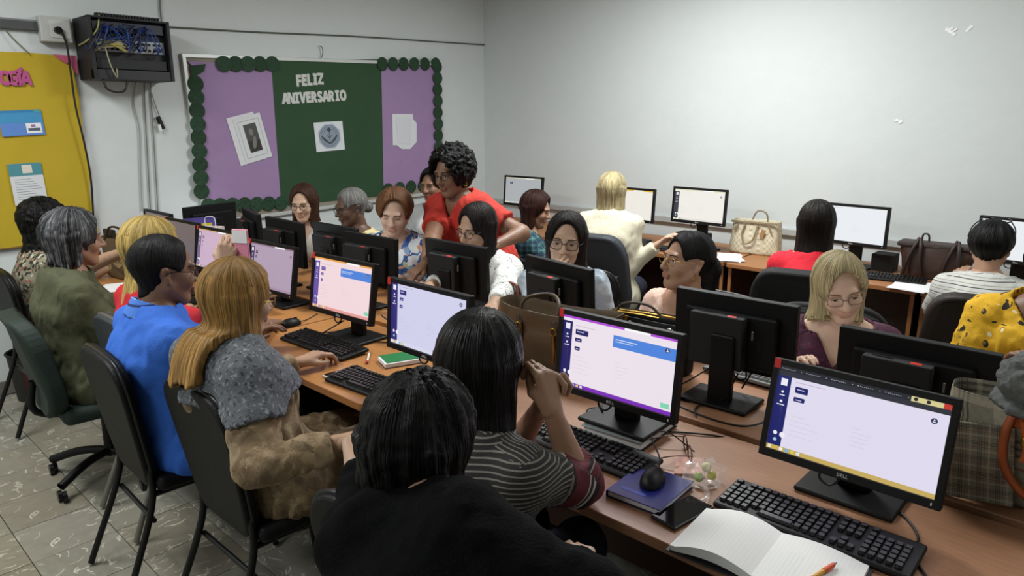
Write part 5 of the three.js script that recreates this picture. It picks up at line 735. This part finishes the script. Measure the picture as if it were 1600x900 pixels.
// ---------------------------------------------------------------- wall displays
console.log('walls');
const zw = ZB + .001;
{
  const TL = atZ(289, 93, ZB + .03), TRp = atZ(691, 96, ZB + .03), roll = 1.6 * D2R, cx = (TL.x + TRp.x) / 2, W = TRp.x - TL.x - .02, topY = (TL.y + TRp.y) / 2, Hh = 1.185;
  const o = thing('bulletin_board', 'green and purple bulletin board with white lettering and scalloped border', 'board', cx, topY - Hh / 2, zw, 0); o.rotation.z = roll;
  const c = Math.cos(roll), s = Math.sin(roll), bl = (px, py) => { const p = atZ(px, py, ZB + .03); const dx = p.x - cx, dy = p.y - (topY - Hh / 2); return [dx * c + dy * s, -dx * s + dy * c]; };
  box('backing', W, Hh, .02, 0, 0, .011, std(0x8d8578, .8), o, .002);
  const fm = std(0xc9cbc8, .35, { metalness: .3 });
  box('frame', W + .03, .028, .034, 0, Hh / 2, .017, fm, o, .004); box('frame', W + .03, .028, .034, 0, -Hh / 2, .017, fm, o, .004); box('frame', .028, Hh, .034, -W / 2, 0, .017, fm, o, .004); box('frame', .028, Hh, .034, W / 2, 0, .017, fm, o, .004);
  const crepe = (hex, sd) => std(hex, .8, { bumpMap: noiseTex(256, 256, (u, v) => { const n = 128 + 90 * tileNoise(u, v, 4, sd) + 40 * tileNoise(u, v, 13, sd + 2); return [n, n, n]; }, false), bumpScale: .02 });
  const sheet = (name, pts, mat, z) => { const q = pts.map(([x, y]) => bl(x, y)), g = new THREE.ExtrudeGeometry(new THREE.Shape(q.map(([x, y]) => new THREE.Vector2(x, y))), { depth: .0015, bevelEnabled: false }); const m = mesh(name, g, mat, o); m.position.z = z; return m; };
  const purple = crepe(0x9b7fa8, 4), green = crepe(0x26472a, 7), dgreen = crepe(0x1c3a22, 9), paper = std(0xd9dade, .8);
  sheet('purple_paper', [[296, 97], [430, 99], [440, 312], [322, 322]], purple, .0215); sheet('purple_paper', [[590, 103], [682, 103], [686, 288], [600, 297]], purple, .0215);
  sheet('green_paper', [[424, 92], [596, 93], [600, 306], [440, 322]], green, .024);
  sheet('folded_paper', [[292, 95], [318, 97], [300, 104]], purple, .035); sheet('folded_paper', [[296, 103], [321, 100], [318, 112], [300, 122]], dgreen, .035);
  const disc = new THREE.CylinderGeometry(.057, .057, .0025, 28); disc.rotateX(Math.PI / 2); const dm = [dgreen, crepe(0x21402a, 12)];
  const dot = (px, py, i) => { const [x, y] = bl(px, py), m = mesh('border_disc', disc, dm[i % 2], o); m.position.set(x, y, .0365 + (i % 2) * .0026); };
  let k = 0; for (let i = 0; i < 9; i++) dot(305 + i * 1.15, 131 + i * 21.0, k++); for (let i = 0; i < 5; i++) dot(349 + i * 19, 100, k++); for (let i = 0; i < 6; i++) dot(597 + i * 16.6, 100, k++); for (let i = 0; i < 11; i++) dot(682.5 + i * .3, 104 + i * 17.9, k++); for (let i = 0; i < 7; i++) dot(325 + i * 19, 322 - i * .8, k++); for (let i = 0; i < 5; i++) dot(606 + i * 18, 296 - i * 2.3, k++);
  const white = std(0xc9cbc6, .7);
  const letters = (str, px0, px1, py0, py1, size) => { const n = str.length; [...str].forEach((ch, i) => { const t = n > 1 ? i / (n - 1) : 0, [x, y] = bl(lerp(px0, px1, t), lerp(py0, py1, t)), g = new TextGeometry(ch, { font, size, depth: .003, curveSegments: 5, bevelEnabled: true, bevelSize: .0045, bevelThickness: .001, bevelSegments: 1 }); g.computeBoundingBox(); const b = g.boundingBox; g.translate(-(b.min.x + b.max.x) / 2, -(b.min.y + b.max.y) / 2, 0); const m = mesh('letter', g, white, o); m.position.set(x, y, .027); m.rotation.z = rr(-.05, .05); m.scale.x = ch === 'I' ? .9 : .82; }); };
  letters('FELIZ', 467, 501, 126, 123, .082); letters('ANIVERSARIO', 446, 536, 154, 149, .078);
  const poster = (name, px, py, w, h, rot, draw, z = .028) => { const [x, y] = bl(px, py), t = canvasTex(256, Math.round(256 * h / w), draw), m = mesh(name, boxGeo(w, h, .002, 0), std(0xffffff, .7, { map: t }), o); m.position.set(x, y, z); m.rotation.z = rot; return m; };
  poster('emblem_print', 515, 213, .275, .235, .02, (g, w, h) => { g.fillStyle = '#d6dade'; g.fillRect(0, 0, w, h); const X = w / 2, Y = h / 2; g.fillStyle = '#aab4c0'; g.beginPath(); for (let i = 0; i < 8; i++) { const a = i / 8 * 6.283 + .39; g.lineTo(X + Math.cos(a) * 106, Y + Math.sin(a) * 100); } g.fill(); g.fillStyle = '#8b97a6'; g.beginPath(); g.ellipse(X, Y, 88, 84, 0, 0, 7); g.fill(); g.strokeStyle = '#5b6674'; g.lineWidth = 3; for (const r of [88, 74, 60]) { g.beginPath(); g.ellipse(X, Y, r, r * .95, 0, 0, 7); g.stroke(); } g.fillStyle = '#3a434e'; g.beginPath(); g.arc(X, Y - 50, 17, 0, 7); g.fill(); g.lineWidth = 11; g.strokeStyle = '#39424c'; for (const s of [-1, 1]) { g.beginPath(); g.moveTo(X + s * 66, Y - 6); g.quadraticCurveTo(X + s * 46, Y + 36, X, Y + 52); g.stroke(); for (let i = 0; i < 5; i++) { g.beginPath(); g.arc(X + s * (62 - i * 11), Y + 4 + i * 9, 7, 0, 7); g.fill(); } } g.lineWidth = 5; g.beginPath(); g.moveTo(X - 22, Y - 10); g.lineTo(X, Y + 14); g.lineTo(X + 22, Y - 10); g.stroke(); g.beginPath(); g.moveTo(X, Y - 32); g.lineTo(X, Y + 34); g.stroke(); });
  poster('portrait_backing', 386, 217, .22, .36, .2, (g, w, h) => { g.fillStyle = '#d8d8dc'; g.fillRect(0, 0, w, h); }, .027); poster('portrait_print', 395, 216, .225, .34, .2, (g, w, h) => { g.fillStyle = '#d3d6d8'; g.fillRect(0, 0, w, h); g.strokeStyle = '#9a9ca0'; g.lineWidth = 4; g.strokeRect(w * .12, h * .1, w * .76, h * .8); g.fillStyle = '#4a4a4a'; g.fillRect(w * .28, h * .18, w * .46, h * .62); g.fillStyle = '#2d2d2d'; g.fillRect(w * .3, h * .55, w * .42, h * .24); g.fillStyle = '#77756f'; g.beginPath(); g.ellipse(w * .5, h * .36, w * .08, h * .08, 0, 0, 7); g.fill(); g.beginPath(); g.ellipse(w * .52, h * .6, w * .07, h * .14, .3, 0, 7); g.fill(); }, .0295);
  sheet('torn_white_paper', [[613, 178], [645, 178], [646, 187], [651, 192], [651, 222], [641, 233], [628, 233], [620, 227], [614, 227]], paper, .0265); sheet('torn_white_paper', [[618, 182], [642, 184], [642, 226], [622, 224]], std(0xd3d4da, .8), .0285);
  { const [x, y] = bl(503, 86); mesh('hook', tubeGeo([V(x, y - .02, .02), V(x + .01, y + .02, .03), V(x + .005, y + .06, .03), V(x - .01, y + .07, .02)], .004, 14, 6), M.steelGrey, o); }
}
{ // yellow board
  const R0 = atZ(133, 230, ZB + .03).x, top = atZ(60, 84, ZB + .03).y, bot = atZ(60, 380, ZB + .03).y, x0 = .2, w = R0 - x0, h = top - bot, cx = (R0 + x0) / 2, cy = (top + bot) / 2;
  const o = thing('bulletin_board', 'yellow bulletin board with pink lettering and posted cards', 'board', cx, cy, zw, 0), bl = (px, py) => { const p = atZ(px, py, ZB + .03); return [p.x - cx, p.y - cy]; };
  box('backing', w - .02, h, .02, -.01, 0, .011, std(0x6b4a2c, .7), o, .002); box('bottom_frame', w, .025, .03, 0, -h / 2 - .004, .016, std(0x7a5836, .5), o, .003);
  const yg = new THREE.PlaneGeometry(w, h, 60, 40), p = yg.attributes.position; for (let i = 0; i < p.count; i++) { const x = p.getX(i), y = p.getY(i), e = Math.max(0, x - w / 2 + .2) / .2; p.setXYZ(i, x + .03 * noise(3, y * 4, 2) * e, y + .012 * noise(x * 5, y > h / 2 - .05 ? 3 : 7, 1) * (Math.abs(y) / h * 2), .006 * noise(x * 3, y * 3, 4) + .004 * noise(x * 11, y * 5, 9)); } yg.computeVertexNormals();
  mesh('yellow_paper', yg, std(0xb79d20, .75, { side: THREE.DoubleSide }), o).position.z = .032;
  const pk = std(0xc05a78, .7), lt = std(0xb34d86, .7);
  [['O', 7], ['G', 20], ['I', 29], ['A', 40]].forEach(([ch, px]) => { const [x, y] = bl(px, 122), g = new TextGeometry(ch, { font, size: .078, depth: .003, curveSegments: 5, bevelEnabled: true, bevelSize: .004, bevelThickness: .001, bevelSegments: 1 }); g.computeBoundingBox(); const b = g.boundingBox; g.translate(-(b.min.x + b.max.x) / 2, -(b.min.y + b.max.y) / 2, 0); const m = mesh('letter', g, lt, o); m.position.set(x, y, .041); m.scale.x = .8; m.rotation.z = rr(-.06, .06); });
  { const [x, y] = bl(30, 110); box('accent', .035, .014, .003, x, y + .005, .043, lt, o, 0).rotation.z = .6; }
  const tri = (pts, m, z) => { const g = new THREE.ExtrudeGeometry(new THREE.Shape(pts.map(([a, b]) => new THREE.Vector2(...bl(a, b)))), { depth: .002, bevelEnabled: false }); const q = mesh('corner_bow', g, m, o); q.position.z = z; };
  tri([[82, 85], [110, 87], [104, 100], [96, 96], [90, 92]], pk, .042); tri([[108, 87], [118, 87], [121, 118], [112, 108], [107, 97]], std(0xb8587a, .7), .045);
  { const [x, y] = bl(33, 192), b = mesh('blue_card', boxGeo(.225, .15, .003, 0), std(0xffffff, .6, { map: canvasTex(256, 180, (g, w, h) => { g.fillStyle = '#3f8fc0'; g.fillRect(0, 0, w, h); g.fillStyle = '#5a86cc'; g.fillRect(0, h * .5, w, h * .5); g.fillStyle = '#e8e8ea'; g.fillRect(w * .58, h * .52, w * .36, h * .4); g.fillStyle = '#50606e'; g.fillRect(w * .62, h * .72, w * .28, h * .12); g.fillStyle = '#9a6cb0'; g.fillRect(w * .7, h * .58, w * .1, h * .1); g.fillStyle = '#2f7cb0'; g.fillRect(0, 0, w, h * .1); }) }), o); b.position.set(x, y, .042); b.rotation.z = .05; box('tape', .04, .015, .001, x + .09, y + .07, .0445, std(0x4f9a9a, .4), o, 0); }
  { const [x, y] = bl(43, 287), b = mesh('flyer', boxGeo(.175, .25, .003, 0), std(0xffffff, .7, { map: canvasTex(200, 310, (g, w, h) => { g.fillStyle = '#d3d5d8'; g.fillRect(0, 0, w, h); g.fillStyle = '#4b8a94'; g.fillRect(0, 0, w, h * .3); g.fillStyle = '#d7d0c2'; g.fillRect(w * .4, h * .04, w * .3, h * .2); g.fillStyle = 'rgba(70,75,90,.55)'; for (let i = 0; i < 9; i++) g.fillRect(w * .12, h * (.38 + i * .06), w * (.5 + (i * 37 % 30) / 100), 4); }) }), o); b.position.set(x, y, .042); b.rotation.z = .03; }
}
{ // network rack
  const A = atZ(150, 112, ZB + .28), Bp = atZ(262, 40, ZB + .28), w = Bp.x - A.x + .02, h = .37, cx = (A.x + Bp.x) / 2, cy = (A.y + Bp.y) / 2 - .01, o = thing('network_rack', 'black wall mounted network rack with blue patch cables', 'network rack', cx, cy, ZB + .002, 0), dk = std(0x15151a, .6);
  box('cabinet', w, h, .22, 0, 0, .111, dk, o, .004); for (const s of [-1, 1]) box('side_flange', .02, h, .06, s * (w / 2 - .01), 0, .25, dk, o, .003); box('top_plate', w, .012, .06, 0, h / 2 - .006, .25, dk, o, .002); box('bottom_shelf', w, .06, .05, 0, -h / 2 + .03, .245, std(0x1c1c20, .5), o, .003);
  for (let i = 0; i < 22; i++) box('vent_fin', .008, .03, .05, -w / 2 + .07 + i * (w - .12) / 21, h / 2 + .008, .22, dk, o, .001);
  const pp = box('patch_panel', w - .06, .075, .012, 0, .02, .228, std(0x8c8f90, .45, { metalness: .4 }), o, .002); for (let i = 0; i < 12; i++) for (const r of [-1, 1]) box('port', .016, .014, .004, -w / 2 + .07 + i * (w - .13) / 11, r * .018, .0075, M.black, pp, 0);
  box('switch_unit', w - .06, .06, .03, 0, .13, .235, std(0x1a1d2c, .5), o, .003); box('switch_unit', w - .06, .06, .03, 0, -.09, .235, dk, o, .003);
  const blue = std(0x1d3f86, .5), blue2 = std(0x16264f, .5), beige = std(0x9c9678, .6);
  for (let i = 0; i < 34; i++) { const x0 = rr(-.18, w / 2 - .1), x1 = x0 + rr(-.14, .14); mesh('patch_cable', tubeGeo([V(x0, .13 + rr(-.02, .02), .25), V(lerp(x0, x1, .3) + rr(-.04, .04), rr(.05, .14), .29 + rr(0, .03)), V(x1, rr(-.03, .06), .29 + rr(0, .02)), V(x1, .02, .24)], .0035, 16, 5), i % 3 ? blue2 : blue, o); }
  for (let i = 0; i < 12; i++) mesh('patch_cable', tubeGeo([V(-w / 2 + .03, rr(-.02, .06), .25), V(-w / 2 + .1, rr(-.01, .05), .285 + rr(0, .015)), V(-w / 2 + .19, rr(-.02, .03), .29), V(-w / 2 + .23 + rr(0, .03), rr(0, .03), .25)], .0045, 14, 5), i % 4 ? beige : std(0xa89a3c, .6), o);
  mesh('loose_cable', tubeGeo([V(-w / 2 + .08, h / 2 + .01, .24), V(-w / 2 + .05, h / 2 - .08, .27), V(-w / 2 - .005, .04, .25), V(-w / 2 - .01, .02, .1)], .005, 20, 6), std(0x9a9a5c, .6), o); mesh('loose_cable', tubeGeo([V(-w / 2 + .08, -.0, .28), V(-w / 2 + .09, -.1, .3), V(-w / 2 + .12, -h / 2 + .01, .3), V(-w / 2 + .13, -.12, .28)], .004, 20, 6), beige, o); mesh('loose_cable', tubeGeo([V(-w / 2 + .05, -h / 2 + .02, .25), V(-w / 2 + .07, -h / 2 - .06, .26), V(-w / 2 + .16, -h / 2 - .07, .26), V(-w / 2 + .2, -h / 2 + .01, .25)], .007, 20, 7), M.cable, o);
}
{ // outlet box, conduit, wires
  const c = atZ(95, 47, ZB + .05), o = thing('outlet_box', 'white surface outlet box beside network rack', 'outlet', c.x - .03, c.y, ZB + .002, 0); box('box', .17, .15, .07, 0, 0, .036, std(0xb8b9b6, .5), o, .008, 2); box('faceplate', .11, .1, .004, .02, 0, .073, std(0xc6c7c4, .4), o, .002); mesh('plug', moved(new THREE.CylinderGeometry(.02, .022, .03, 14), .005, -.005, .088, Math.PI / 2, 0, 0), M.black, o);
  const e = atZ(0, 34, ZB + .02), cd = thing('conduit', 'grey conduit running from outlet box along the wall', 'conduit', (e.x + c.x) / 2 - .3, (e.y + c.y) / 2, ZB + .02, 0), L = c.x - e.x + .6; box('trunk', L, .05, .03, -.06, .0, 0, std(0x4a4c4e, .5), cd, .004); box('trunk_lid', L, .012, .034, -.06, .03, 0, std(0x77797a, .5), cd, .002);
  const wpt = (px, py, d = .012) => atZ(px, py, ZB + d);
  cable('black cord hanging from outlet box across yellow board', [wpt(96, 48, .1), wpt(104, 70, .09), wpt(110, 110, .08), wpt(118, 165, .08), wpt(132, 225, .07), wpt(142, 280, .06), wpt(146, 340, .05)], .006);
  cable('dark wire strung along the wall above green board', [wpt(262, 42), wpt(400, 50), wpt(560, 57), wpt(680, 65), wpt(757, 70)], .006, std(0x55574f, .6));
  cable('pale vertical wire below network rack', [wpt(214, 112), wpt(209, 160), wpt(217, 200), wpt(219, 260), wpt(222, 330)], .004, std(0x9a9b96, .6));
  cable('grey vertical wire below network rack', [wpt(225, 110), wpt(226, 160), wpt(230, 240), wpt(235, 330)], .004, std(0x6c6d6a, .6)); cable('dark vertical wire below network rack', [wpt(234, 110), wpt(237, 170), wpt(242, 250), wpt(247, 335)], .004, std(0x77786f, .6));
  cable('thin cord slanting from the wall to yellow board', [wpt(0, 36, .02), wpt(18, 58, .03), wpt(46, 84, .05)], .004, std(0x6e6c50, .6)); cable('thin wire rising from network rack to ceiling', [wpt(250, -40), wpt(250, 10), wpt(253, 38)], .005, std(0x6c6d6a, .6)); cable('thin arching wire above network rack', [wpt(178, 28), wpt(200, 25), wpt(220, 28), wpt(230, 40)], .003, std(0x77786f, .6));
  cable('thin dark wire in the room corner', [wpt(757, 5), wpt(757, 40), wpt(758, 69)], .004, std(0x6c7068, .6));
  const b = atZ(251, 192, ZB + .02), hk = thing('wall_bracket', 'small black bracket with white tie hanging on wall', 'bracket', b.x, b.y, ZB + .004, 0); box('clip', .03, .09, .02, 0, .0, .012, M.black, hk, .006).rotation.z = .3; box('tie', .02, .05, .012, -.01, -.035, .02, M.white, hk, .003).rotation.z = .2; mesh('cord', tubeGeo([V(0, .04, .01), V(-.02, .12, .01), V(-.035, .2, .008)], .003, 10, 5), M.steelGrey, hk);
  // tape left on the bare wall, screws
  const tm = std(0xf2f4f4, .12); for (const [px, py, n, l] of [[1495, 46, 4, 'shiny strips of clear tape high on bare wall'], [1400, 187, 3, 'small shiny bits of clear tape on bare wall']]) { const p = atX(px, py, XR - .002), t = thing('tape', l, 'tape', p.x, p.y, p.z, 0); for (let i = 0; i < n; i++) { const q = box('strip', .0012, rr(.012, .02), rr(.03, .07) * (n > 3 ? 1 : .4), -i * .0007, rr(-.03, .03), rr(-.05, .05) * (n > 3 ? 1.3 : .6), tm, t, 0); q.rotation.x = rr(-1, 1); } }
}
renderer.render(scene, camera);
